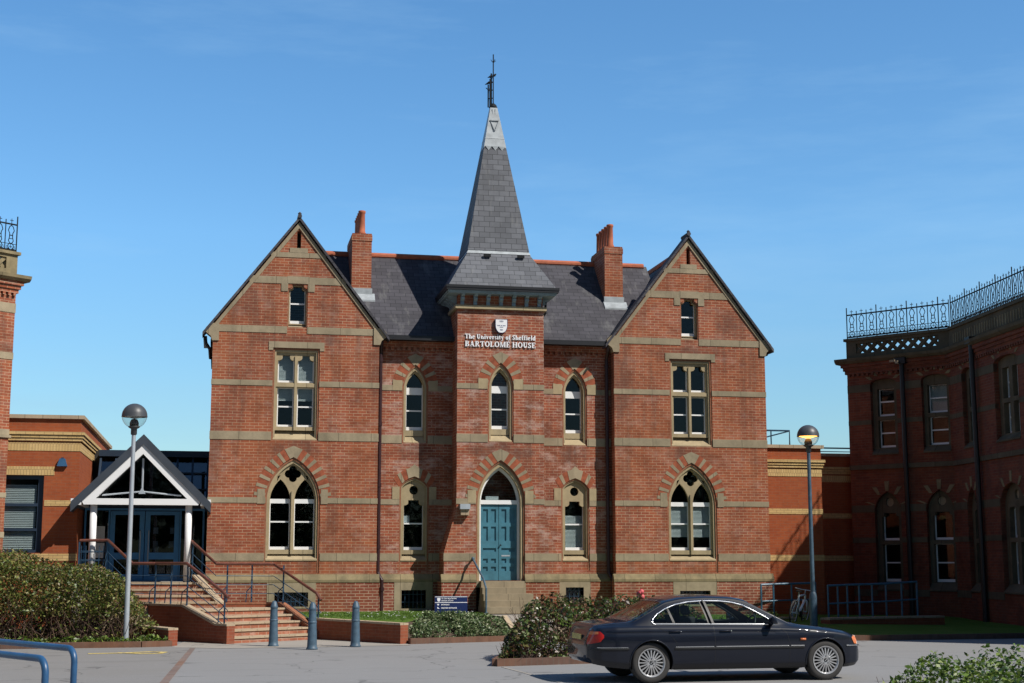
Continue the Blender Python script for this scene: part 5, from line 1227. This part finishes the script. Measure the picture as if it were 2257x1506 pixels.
# snap side vertices near the wheel arches onto the circle
for ax in AX:
    dx = P3[:, :NB, 0]-ax; dz = P3[:, :NB, 2]-AZ; rr = np.hypot(dx, dz); near = np.abs(rr-AR) < .011
    kf = np.where(near, AR/np.maximum(rr, 1e-6), 1); P3[:, :NB, 0] = ax+dx*kf; P3[:, :NB, 2] = AZ+dz*kf
def inpoly(px, pz, L):
    c = np.zeros(px.shape, bool); n = len(L)
    for i in range(n):
        (x1, a1), (x2, a2) = L[i], L[(i+1) % n]
        if a1 == a2: continue
        c ^= ((a1 > pz) != (a2 > pz)) & (px < (x2-x1)*(pz-a1)/(a2-a1)+x1)
    return c
FC = (P3[:-1, :-1]+P3[1:, :-1]+P3[:-1, 1:]+P3[1:, 1:])/4; FX, FZ = FC[:, :, 0], FC[:, :, 2]
jj = np.arange(m_-1)[None, :].repeat(NX-1, 0)
DLO = [(1.165, .995), (1.15, 1.02), (1.17, 1.07), (1.26, 1.145), (1.40, 1.22), (1.58, 1.285), (1.80, 1.325), (2.05, 1.34), (2.30, 1.335), (2.50, 1.312), (2.66, 1.27), (2.86, 1.165), (3.02, 1.07), (3.13, .985), (3.12, .975)]
dlo = inpoly(FX, FZ, DLO) & (jj >= NB-1) & (jj < NB+NS)
wsn = (jj >= NB+NS+1) & (FX > 2.78) & (FX < 3.36); rwn = (jj >= NB+NS+1) & (FX > .86) & (FX < 1.36)
archm = np.zeros_like(dlo)
for ax in AX: archm |= (np.hypot(FX-ax, FZ-AZ) < AR-.002) & (jj < NB)
archm |= False
body = ~(dlo | wsn | rwn | archm)
def car_grid(mask, name, mat, off=0.0, smooth_=True, sides=(1, -1), parent=None):
    V_, F_ = [], []; idx = {}
    # outward offset along an approximate normal
    du = np.gradient(P3, axis=0); dv = np.gradient(P3, axis=1); nrm = np.cross(du, dv); nrm /= np.maximum(np.linalg.norm(nrm, axis=2, keepdims=True), 1e-9)
    if nrm[NX//2, NB//2, 1] < 0: nrm = -nrm
    Q = P3+nrm*off
    for s in sides:
        for i, j in zip(*np.nonzero(mask)):
            f = []
            for a, c in ((i, j), (i+1, j), (i+1, j+1), (i, j+1)):
                k = (s, a, c)
                if k not in idx: idx[k] = len(V_); V_.append((Q[a, c, 0], s*Q[a, c, 1], Q[a, c, 2]))
                f.append(idx[k])
            F_.append(f if s < 0 else f[::-1])
    mb = MB(); mb.v = V_; mb.f = [tuple(f) for f in F_]; return mb, name, mat, parent or car, smooth_
def fin(t_, extra=None):
    mb, name, mat, par, sm = t_
    if extra: extra(mb)
    return mb.build(name, M[mat], par, sm, uv=False)
def endcaps(mb):
    mb.add([(P3[i, 0, 0], sd_*P3[i, 0, 1], P3[i, 0, 2]) for i in range(0, NX, 4) for sd_ in (1, -1)], [(2*k, 2*k+1, 2*k+3, 2*k+2) for k in range(len(range(0, NX, 4))-1)])
    for i in (0, NX-1):
        L = [(P3[i, j, 0], P3[i, j, 1], P3[i, j, 2]) for j in range(m_)]; L2 = [(x, -y, z) for x, y, z in L[::-1]][1:]
        mb.add(L+L2, [tuple(range(len(L)+len(L2)))])
cbody = fin(car_grid(body, 'body', 'paint'), endcaps)
fin(car_grid(dlo, 'side_window', 'glass_car', -.008, sides=(-1,))); fin(car_grid(dlo, 'side_window', 'glass_car', -.008, sides=(1,)))
fin(car_grid(wsn, 'windscreen', 'glass_car', -.004)); fin(car_grid(rwn, 'rear_window', 'glass_car', -.004))
def side_y(x, z):
    sec = section(x); zz = [p[1] for p in sec[:NB+NS]]; yy = [p[0] for p in sec[:NB+NS]]; return float(np.interp(z, zz, yy))
def sp(x, z, s=-1, o=.004): return (x, s*(side_y(x, z)+o), z)
def dense(L, closed=True, st=.03):
    out = []; n = len(L)
    for i in range(n if closed else n-1):
        a, c = L[i], L[(i+1) % n]; k = max(1, int(math.hypot(c[0]-a[0], c[1]-a[1])/st))
        out += [(a[0]+(c[0]-a[0])*q/k, a[1]+(c[1]-a[1])*q/k) for q in range(k)]
    return out+([] if closed else [L[-1]])
def sm_loop(L, it=1):
    for _ in range(it): L = [q for i in range(len(L)) for q in ((L[i][0]*.75+L[(i+1) % len(L)][0]*.25, L[i][1]*.75+L[(i+1) % len(L)][1]*.25), (L[i][0]*.25+L[(i+1) % len(L)][0]*.75, L[i][1]*.25+L[(i+1) % len(L)][1]*.75))]
    return L
for s in (-1, 1):
    MB().tube([sp(x, z, s, .002) for x, z in dense(DLO)], .014, 6, True).build('window_trim', M['chrome'], car, True)
    MB().tube([sp(x, z, s, -.006) for x, z in dense(DLO)], .020, 6, True).build('window_seal', M['blacktrim'], car, True)
    pb = MB()
    for (xa, za), (xb, zb_), wd in (((2.10, .985), (2.02, 1.335), .10), ((1.515, .99), (1.44, 1.235), .035)):
        pb.bar(sp(xa, za, s, -.012), sp(xb, zb_, s, -.008), .012, wd, up=(0, s, .45))
        L = [(xa+(xb-xa)*f, za+(zb_-za)*f) for f in np.linspace(0, 1, 9)]
        pts = [sp(x-wd/2, z, s, .0) for x, z in L]+[sp(x+wd/2, z, s, .0) for x, z in L]
        pb.add(pts, [(i, i+1, i+10, i+9) for i in range(8)])
    pb.build('pillar', M['blacktrim'], car)
    # shut lines
    sl = MB()
    for L in ([(2.12, .24), (2.13, .6), (2.12, .96)], [(1.56, .42), (1.52, .62), (1.40, .80), (1.28, .90), (1.16, .97)], [(3.32, .24), (3.33, .6), (3.28, .80), (3.17, .93)], [(.30, .80), (.8, .828), (1.6, .832), (2.6, .825), (3.4, .815), (4.0, .79)], [(3.45, .86), (4.0, .78), (4.4, .70)][:0]):
        if not L: continue
        sl.tube([sp(x, z, s, -.001) for x, z in dense(L, False)], .0035, 5)
    sl.build('shut_line', M['blacktrim'], car)
    tr_ = MB()
    for xa, xb in ((.14, .72), (1.50, 2.105), (2.14, 3.31), (3.34, 3.56)):
        pts = dense([(xa, .555-.0*xa), (xb, .555)], False)
        MB().tube([sp(x, z, s, .004) for x, z in pts], .009, 6).build('side_moulding', M['chrome'], car)
    rb = MB()
    for xa, xb in ((.05, .74), (1.49, 3.56)): rb.tube([sp(x, .532, s, .002) for x, _ in dense([(xa, 0), (xb, 0)], False)], .016, 6)
    rb.build('rubbing_strip', M['blacktrim'], car)
    for hx in (1.50, 2.30):
        h_ = MB(); h_.tube([sp(hx-.09, .845, s, -.01), sp(hx-.08, .847, s, .018), sp(hx+.08, .852, s, .02), sp(hx+.10, .852, s, -.01)], .014, 8)
        ho = h_.build('door_handle', M['paint'], car, True)
        MB().tube([sp(hx+.085, .846, s, .012), sp(hx+.085, .846, s, .030)], .011, 8).build('lock', M['chrome'], ho, True)
    MB().tube([sp(3.50, .655, s, .004), sp(3.585, .655, s, .004)], .018, 8).build('side_repeater', M['amber'], car, True)
    mi = MB(); mi.hexa([(3.00, s*.83, 1.0), (3.09, s*.83, 1.0), (3.10, s*1.03, .985), (3.01, s*1.03, .985)], [(3.0, s*.83, 1.06), (3.08, s*.83, 1.08), (3.06, s*1.02, 1.11), (3.0, s*1.02, 1.11)])
    mi.bar((3.05, s*.80, .98), (3.05, s*.88, 1.02), .09, .06)
    mo = mi.build('door_mirror', M['paint'], car)
    bv = mo.modifiers.new('bevel', 'BEVEL'); bv.width = .022; bv.segments = 3
    for p in mo.data.polygons: p.use_smooth = True
# lamps cut from the body surface
def patch(name, mat, x0, x1, lo, hi, off, nx=26, nzz=10):
    mb = MB()
    for s in (-1, 1):
        P = []
        for i in range(nx+1):
            x = x0+(x1-x0)*i/nx
            for k in range(nzz+1):
                z = lo(x)+(hi(x)-lo(x))*k/nzz; P.append((x+(off if x > 2 else -off)*.7, s*(side_y(x, min(z, zT(x)-.012))+off), z))
        mb.add(P, [(a*(nzz+1)+b, (a+1)*(nzz+1)+b, (a+1)*(nzz+1)+b+1, a*(nzz+1)+b+1) for a in range(nx) for b in range(nzz)])
    return mb.build(name, M[mat], car, True, uv=False)
patch('headlamp', 'clear', 4.47, 4.70, lambda x: np.interp(x, (4.47, 4.53, 4.70), (.66, .575, .555)), lambda x: np.interp(x, (4.47, 4.56, 4.64, 4.70), (.67, .715, .695, .62)), .005)
patch('indicator', 'amber', 4.465, 4.60, lambda x: np.interp(x, (4.465, 4.53, 4.60), (.66, .575, .565)), lambda x: np.interp(x, (4.465, 4.54, 4.60), (.67, .705, .70)), .008)
patch('tail_lamp', 'redlens', .004, .265, lambda x: np.interp(x, (0, .20, .265), (.60, .645, .72)), lambda x: np.interp(x, (0, .03, .06, .20, .265), (.61, .70, .85, .855, .78)), .006)
patch('rear_indicator', 'amber', .05, .17, lambda x: np.interp(x, (.05, .17), (.78, .80)), lambda x: np.interp(x, (.05, .07, .17), (.79, .85, .85)), .009)
bp = MB()
for s in (-1, 1): bp.tube([sp(x, .545, s, .004) for x in np.linspace(4.32, 4.70, 10)], .012, 6)
bp.tube([(4.70, -.70, .545), (4.765, -.5, .54), (4.785, 0, .54), (4.765, .5, .54), (4.70, .70, .545)], .012, 6); bp.build('bumper_strip', M['chrome'], car)
sk = MB()
for s in (-1, 1): sk.tube([sp(x, .23, s, -.03) for x in np.linspace(1.5, 3.55, 20)], .03, 8)
sk.box(.9, 4.2, -.6, .6, .20, .26); sk.build('underbody', M['blacktrim'], car)
gl_ = MB()
for s in (-1, 1): gl_.box(4.66, 4.70, s*.18-.12, s*.18+.12, .58, .68)
gl_.build('grille', M['chrome'], car)
MB().box(-.012, .0, -.26, .26, .66, .77).build('number_plate', M['yellow'], car)
for ax in AX:
    for s in (-1, 1):
        aw = MB(); n = 24; pr = []
        for q in range(n+1):
            a = -.25+(math.pi+.5)*q/n; pr.append((ax+AR*math.cos(a), AZ+AR*math.sin(a)))
        pr = [p for p in pr if p[1] > .19]
        for o in (0,):
            pts = [(x, s*(side_y(x, max(z, .22))-.004), z) for x, z in pr]+[(x, s*.52, z) for x, z in pr]; k = len(pr)
            aw.add(pts, [(i, i+1, k+i+1, k+i) for i in range(k-1)]); aw.add([(x, s*.52, z) for x, z in pr], [tuple(range(k))])
        aw.build('wheel_arch', M['blacktrim'], car)
        MB().tube([(x, s*(side_y(x, max(z, .22))+.002), z) for x, z in pr], .012, 6).build('arch_lip', M['paint'], car, True)
def make_wheel(ax, s):
    y = s*.745; o = s
    tz = .318
    prof = [(.205, -.10), (.23, -.115), (.29, -.115), (.312, -.095), (.318, -.05), (.318, .05), (.312, .095), (.29, .112), (.235, .112), (.212, .10)]
    wh = MB().lathe([(r, h*o) for r, h in prof], (ax, y, tz), 48, 'y').build('wheel', M['rubber'], car, True)
    rim = MB(); rim.lathe([(.205, -.10*o), (.215, .104*o), (.222, .112*o), (.224, .118*o), (.212, .116*o), (.198, .100*o), (.192, .07*o)], (ax, y, tz), 48, 'y')
    for k in range(20):
        a = 2*math.pi*k/20; c, d = math.cos(a), math.sin(a)
        rim.bar((ax+.07*c, y+.098*o, tz+.07*d), (ax+.201*c, y+.085*o, tz+.201*d), .019, .03, up=(0, 1, 0))
    rim.lathe([(.085, .05*o), (.085, .100*o), (.06, .108*o), (.03, .104*o), (0, .104*o)], (ax, y, tz), 24, 'y')
    ro = rim.build('rim', M['alloy'], wh)
    for p in ro.data.polygons: p.use_smooth = False
    MB().lathe([(.205, .02*o), (0, .02*o)], (ax, y, tz), 32, 'y').build('brake_disc', M['blacktrim'], wh)
    lb = MB()
    for k in range(5):
        a = 2*math.pi*k/5+.3; lb.lathe([(.010, .100*o), (.010, .1085*o), (0, .1085*o)], (ax+.057*math.cos(a), y, tz+.057*math.sin(a)), 8, 'y')
    lb.build('wheel_bolt', M['blacktrim'], wh)
    cc = MB().lathe([(.031, .100*o), (.031, .110*o), (.026, .112*o), (0, .112*o)], (ax, y, tz), 20, 'y').build('centre_cap', M['blacktrim'], wh)
    q = MB()
    for a0 in (0, math.pi): q.add([(ax, y+.1135*o, tz)]+[(ax+.021*math.cos(a0+i*math.pi/16), y+.1135*o, tz+.021*math.sin(a0+i*math.pi/16)) for i in range(9)], [tuple(range(10))])
    q.build('roundel', M['chrome'], wh)
for ax in AX:
    for s in (-1, 1): make_wheel(ax, s)
# interior: seats, dashboard, steering wheel (right hand drive)
it = MB(); it.box(.9, 3.3, -.70, .70, .32, .40); it.box(3.0, 3.4, -.72, .72, .40, .93); it.box(.85, 1.15, -.70, .70, .40, .95)
it.build('cabin_floor', M['seat'], car)
for s in (-1, 1):
    st = MB(); st.prism([(2.10, .42), (2.62, .46), (2.62, .56), (2.15, .54), (1.92, 1.10), (1.80, 1.09), (1.98, .5)], s*.37-.25, s*.37+.25, 'y'); st.prism([(1.79, 1.12), (1.89, 1.12), (1.86, 1.27), (1.78, 1.26)], s*.37-.13, s*.37+.13, 'y')
    so_ = st.build('seat', M['seat'], car); bv = so_.modifiers.new('bevel', 'BEVEL'); bv.width = .035; bv.segments = 3
rs_ = MB(); rs_.prism([(1.2, .45), (1.65, .5), (1.65, .6), (1.28, .58), (1.1, 1.08), (1.0, 1.06)], -.66, .66, 'y'); rs_.build('seat', M['seat'], car)
sw_ = MB(); ct = Vector((2.88, -.37, .93)); u = Vector((.38, 0, .92)).normalized(); v_ = Vector((0, 1, 0))
sw_.tube([ct+(u*math.cos(2*math.pi*i/28)+v_*math.sin(2*math.pi*i/28))*.185 for i in range(28)], .014, 6, True); sw_.tube([ct-v_*.18, ct, ct+v_*.18], .014, 6); sw_.tube([ct, ct+Vector((.25, 0, -.12))], .02, 6)
sw_.build('steering_wheel', M['blacktrim'], car, True)

for o in car.children:      # lower, sleeker cabin
    if o.name.split('.')[0] == 'wheel': continue
    for ch_ in [o]+list(o.children):
        if ch_.data and not ch_.data.get('flat'):
            ch_.data['flat'] = 1
            for v in ch_.data.vertices:
                v.co.z = float(np.interp(v.co.z, (0, .68, .97, 1.44), (0, .68, .885, 1.365)))
XM = ((-.02, .755, 1.475, 3.585, 4.305, 4.79), (.0, .63, 1.35, 3.58, 4.30, 4.655))
for o in car.children_recursive:
    if o.data.get('flat') == 2: continue
    o.data['flat'] = 2
    for v in o.data.vertices: v.co.x = float(np.interp(v.co.x, *XM))
# ------------------------------------------------------------------ bicycle leaning by the ramp
bk = thing('bicycle', 'white framed bicycle leaning against the blue ramp railing, seen almost end on', 'bicycle', (15.32, 37.7, .30), R(50), local=True)
bk.rotation_euler = (R(8), 0, R(50))
def bwheel(x):
    w = MB().tube([(x+.33*math.cos(2*math.pi*i/36), 0, .33+.33*math.sin(2*math.pi*i/36)) for i in range(36)], .022, 8, True).build('tyre', M['rubber'], bk, True)
    s_ = MB()
    for i in range(14): a = 2*math.pi*i/14; s_.tube([(x, .025*(-1)**i, .33), (x+.31*math.cos(a), 0, .33+.31*math.sin(a))], .0025, 4)
    s_.tube([(x+.305*math.cos(2*math.pi*i/30), 0, .33+.305*math.sin(2*math.pi*i/30)) for i in range(30)], .010, 6, True); s_.tube([(x, -.05, .33), (x, .05, .33)], .022, 8)
    s_.build('rim', M['galv'], w)
bwheel(0); bwheel(1.04)
fm = MB(); BB, ST_, HT, HB = (.43, 0, .29), (.30, 0, .78), (.86, 0, .80), (.89, 0, .66)
for a, c, r in ((BB, ST_, .024), (ST_, HT, .026), (BB, HB, .034), (HT, HB, .028)): fm.tube([a, c], r, 8)
for s in (-1, 1): fm.tube([(0, s*.06, .33), (.41, s*.04, .29)], .011, 6); fm.tube([(0, s*.06, .33), (.31, s*.025, .70)], .010, 6)
fm.build('frame', M['white'], bk, True)
fk = MB()
for s in (-1, 1): fk.tube([(.89, s*.05, .64), (.93, s*.055, .5), (1.04, s*.055, .33)], .02, 6)
fk.bar((.89, -.06, .65), (.89, .06, .65), .04, .03); fk.build('fork', M['white'], bk, True)
hb = MB(); hb.tube([(.86, 0, .80), (.83, 0, .90), (.88, 0, .93)], .016, 6); hb.tube([(.84, -.30, .95), (.89, -.12, .93), (.89, .12, .93), (.84, .30, .95)], .014, 6); hb.build('handlebar', M['galv'], bk, True)
MB().prism([(.16, .925), (.30, .93), (.43, .915), (.43, .90), (.30, .89), (.16, .895)], -.05, .05, 'y').build('saddle', M['blacktrim'], bk)
MB().tube([ST_, (.28, 0, .90)], .014, 6).build('seat_post', M['galv'], bk)
ck = MB(); ck.lathe([(.09, -.055), (.09, -.048), (0, -.05)], (.43, 0, .29), 20, 'y'); ck.tube([(.43, -.07, .29), (.55, -.07, .18)], .012, 5); ck.tube([(.43, .07, .29), (.31, .07, .40)], .012, 5); ck.box(.50, .60, -.16, -.07, .17, .19); ck.box(.26, .36, .07, .16, .39, .41)
ck.build('crankset', M['blacktrim'], bk)

# ------------------------------------------------------------------ planting
def leaves(pts, size, name, mat, par, nup=.35, seed=1, asp=.55):
    r = np.random.default_rng(seed); n = len(pts)
    nr = r.normal(size=(n, 3)); nr[:, 2] = np.abs(nr[:, 2])+nup; nr /= np.linalg.norm(nr, axis=1, keepdims=True)
    t = np.cross(nr, r.normal(size=(n, 3))); t /= np.maximum(np.linalg.norm(t, axis=1, keepdims=True), 1e-6); bt = np.cross(nr, t)
    s = size*r.uniform(.6, 1.35, (n, 1)); P = np.asarray(pts)
    a = P-t*s*.5; d = P+t*s*.5-nr*s*.12; l = P-bt*s*asp*.5+nr*s*.06; q = P+bt*s*asp*.5+nr*s*.06
    V_ = np.stack([a, l, d, q], 1).reshape(-1, 3); off = ORG[par.name] if par is not None else Vector((0, 0, 0)); V_ = V_-np.array(off)
    me = bpy.data.meshes.new(name); me.vertices.add(len(V_)); me.vertices.foreach_set('co', V_.ravel())
    me.loops.add(4*n); me.loops.foreach_set('vertex_index', np.arange(4*n)); me.polygons.add(n)
    me.polygons.foreach_set('loop_start', np.arange(0, 4*n, 4)); me.polygons.foreach_set('loop_total', np.full(n, 4)); me.update(); me.validate()
    me.materials.append(M[mat]); o = bpy.data.objects.new(name, me); COL.objects.link(o); o.parent = par; return o
def nz(x, y, z, f): return noise.noise((x*f, y*f, z*f))
def hedge_pts(n, poly, top, base, depth=.4, seed=1, rag=.18, f=1.6, lowfree=0.0, gap=-.22):
    """points in a shell just under a noisy top surface and side faces of a bed outline"""
    r = np.random.default_rng(seed); xs = [p[0] for p in poly]; ys = [p[1] for p in poly]; out = []
    segs = [(Vector(poly[i]), Vector(poly[(i+1) % len(poly)])) for i in range(len(poly))]
    while len(out) < n:
        x, y = r.uniform(min(xs), max(xs)), r.uniform(min(ys), max(ys))
        if not inpoly(np.array([x]), np.array([y]), poly)[0]: continue
        dmin = 9
        for a, c in segs:
            ab = c-a; tt = max(0, min(1, (Vector((x, y))-a).dot(ab)/ab.length_squared)); dmin = min(dmin, (Vector((x, y))-a-ab*tt).length)
        h = top(x, y)+rag*nz(x, y, seed, f)+rag*.5*nz(x, y, seed+5, f*3); bz = base(x, y)
        edge = min(1, dmin/.35); h = bz+(h-bz)*(.55+.45*math.sqrt(edge))
        z = r.uniform(bz, h)
        if min(h-z, dmin*1.2) > depth*(1+.8*nz(x*2, y*2, z*2, 1)): continue
        if nz(x, y, z, 2.6) < gap: continue
        if z-bz < lowfree and r.random() < .8: continue
        out.append((x, y, z))
    return out
def twigs(par, n, poly, top, base, seed=3, rr=.009, lean=.3, name='stems', hk=(.5, .95)):
    r = np.random.default_rng(seed); xs = [p[0] for p in poly]; ys = [p[1] for p in poly]; mb = MB(); c = 0
    while c < n:
        x, y = r.uniform(min(xs), max(xs)), r.uniform(min(ys), max(ys))
        if not inpoly(np.array([x]), np.array([y]), poly)[0]: continue
        b_ = base(x, y); h = (top(x, y)-b_)*r.uniform(*hk); p = Vector((x, y, b_-.05)); pts = [p]
        d = Vector((r.normal()*lean, r.normal()*lean, 1))
        for k in range(4): d = d+Vector((r.normal()*lean, r.normal()*lean, 0)); p = p+d.normalized()*h/4; pts.append(p)
        mb.tube(pts, [rr*1.4, rr*1.2, rr, rr*.8, rr*.4], 4); c += 1
    return mb.build(name, M['twig'], par, uv=False, weld=False)
def interp2(tab):
    X_ = [a for a, _ in tab]; Y_ = [b for _, b in tab]; return lambda x: float(np.interp(x, X_, Y_))
# big hedge, left
hp_ = [(-7.2, 34.35), (-2.0, 34.45), (-1.2, 34.75), (-1.25, 35.6), (-2.2, 36.8), (-7.2, 36.9)]
ht = interp2([(-7.2, 2.3), (-4.6, 2.2), (-4.0, 2.02), (-2.6, 1.85), (-2.1, 1.65), (-1.75, 1.1), (-1.3, .62)])
hedge = thing('hedge', 'large shaggy green and bronze hedge with bare twiggy base at the left', 'hedge', (-4, 35.5, GZ))
leaves(np.concatenate([hedge_pts(19000, hp_, lambda x, y: ht(x), lambda x, y: .2, .45, 11, .16, 1.4, .65, -.30), hedge_pts(17000, hp_, lambda x, y: ht(x)-.12, lambda x, y: .2, 3, 12, .16, 1.4, .55, -2)]), .076, 'foliage', 'leaf_hedge', hedge, .3, 1)
twigs(hedge, 1100, hp_, lambda x, y: ht(x)-.1, lambda x, y: .15, 3, .008, .35, hk=(.3, .85))
ivy = thing('ivy', 'low bright ivy creeping along the foot of the big hedge', 'ground cover', (-3, 34.3, GZ))
iv = [(-7.2, 34.0), (-1.0, 34.2), (-.98, 34.55), (-7.2, 34.5)]
leaves(hedge_pts(2600, iv, lambda x, y: .36, lambda x, y: .12, .4, 21, .12, 3), .085, 'foliage', 'leaf_bright', ivy, .4, 2); ivy['kind'] = 'stuff'
# ivy bank in front of the sign
ib = [(4.5, 34.3), (7.02, 35.1), (7.05, 36.0), (6.2, 36.15), (5.0, 35.9), (4.45, 34.8)]
def ibz(x, y): return GZ+.05+max(0, min(1, (y-34.3-(x-4.5)*.3)/1.4))*.45
bank_o = thing('ground_cover', 'dense variegated ivy covering the bank below the blue direction sign', 'ground cover', (5.8, 35, GZ)); bank_o['kind'] = 'stuff'
leaves(hedge_pts(6500, ib, lambda x, y: ibz(x, y)+.27, ibz, .4, 31, .10, 2.5), .075, 'foliage', 'leaf_ivy', bank_o, .5, 3)
# shrubs in the island bed
sp1 = [(5.15, 26.85), (5.9, 26.95), (7.1, 27.25), (9.6, 27.5), (9.8, 29.2), (6.2, 29.4), (5.5, 28.2)]
st_ = interp2([(5.1, .30), (5.4, .45), (5.75, .85), (6.0, 1.15), (6.6, 1.24), (7.2, 1.22), (8.2, 1.30), (8.9, 1.25), (9.8, .9)])
shr = thing('shrub', 'glossy dark green and red shrub overhanging the brick kerb behind the car boot', 'shrub', (7, 28.3, GZ))
leaves(hedge_pts(11500, sp1, lambda x, y: st_(x), lambda x, y: .12, .42, 41, .20, 1.5, .0), .085, 'foliage', 'leaf_shrub', shr, .35, 4)
twigs(shr, 260, sp1, lambda x, y: st_(x)+.12, lambda x, y: .12, 5, .007, .3, hk=(.6, 1.1))
fl_ = MB()
for k in range(6): a = k; fl_.lathe([(.0, -.06), (.05, -.03), (.055, .02), (.02, .05)], (8.28+.03*math.cos(a), 28.2+.03*math.sin(a), 1.30+.02*k), 8)
fl_.build('flower', simple('pink flower', (.55, .09, .10), .6, var=.3), shr, True)
# small bush at lower right
rb_ = [(5.25, 11.1), (8.2, 11.4), (8.2, 13.0), (6.4, 13.0), (5.5, 12.2)]
rt2 = interp2([(5.2, .85), (5.7, 1.02), (6.4, 1.12), (7.0, 1.15), (8.2, 1.2)])
bsh = thing('shrub', 'bright green small leaved shrub close by in the lower right corner', 'shrub', (7, 12, GZ))
leaves(hedge_pts(15000, rb_, lambda x, y: rt2(x), lambda x, y: .12, .35, 51, .16, 2.2), .052, 'foliage', 'leaf_bright', bsh, .4, 6)
twigs(bsh, 160, rb_, lambda x, y: rt2(x)+.06, lambda x, y: .12, 7, .005, .25, hk=(.6, .95))
# low planting by the walls on the right, weeds at wall foot
lp_ = [(13.2, 37.2), (15.6, 38.3), (15.5, 39.2), (13.2, 39.0)]
lowp = thing('low_plants', 'low weedy plants at the foot of the ramp railing', 'plants', (14.5, 38.2, .3)); lowp['kind'] = 'stuff'
leaves(hedge_pts(700, lp_, lambda x, y: .62, lambda x, y: .34, .4, 61, .15, 2), .06, 'foliage', 'leaf_bright', lowp, .4, 7)
# grass blades on the lawn
r8 = np.random.default_rng(8); gp_ = [(2.6, 37.0), (4.35, 34.6), (4.9, 35.8), (6.9, 36.3), (6.9, 39.8), (2.0, 39.9)]; GPT = []
while len(GPT) < 9000:
    x, y = r8.uniform(2, 7), r8.uniform(34.5, 40)
    if inpoly(np.array([x]), np.array([y]), gp_)[0]: GPT.append((x, y, .62+r8.uniform(0, .05)))
go = leaves(GPT, .06, 'grass', 'grass_blade', None, -.2, 9, .2); go['kind'] = 'stuff'
dz_ = MB()
for k in range(90):
    x, y, z = GPT[k*37]; dz_.lathe([(0, 0), (.02, .006), (0, .012)], (x, y, .68), 6)
do = dz_.build('daisies', M['text'], uv=False); do['kind'] = 'stuff'
# trees across the road behind the viewer, seen only as reflections in the panes and paintwork
r9 = np.random.default_rng(10); TP = []
for cx in range(-40, 50, 6):
    R_ = r9.uniform(3.4, 4.6); hh = r9.uniform(5.5, 8.0)
    for _ in range(2600):
        d = r9.normal(size=3); d /= np.linalg.norm(d); d *= R_*r9.uniform(.55, 1)**.5
        TP.append((cx+d[0]*1.1, -30+d[1], max(.4, hh+d[2]*1.2)))
tw = leaves(TP, .55, 'woodland', 'leaf_tree', None, .1, 12, .8); tw['kind'] = 'stuff'
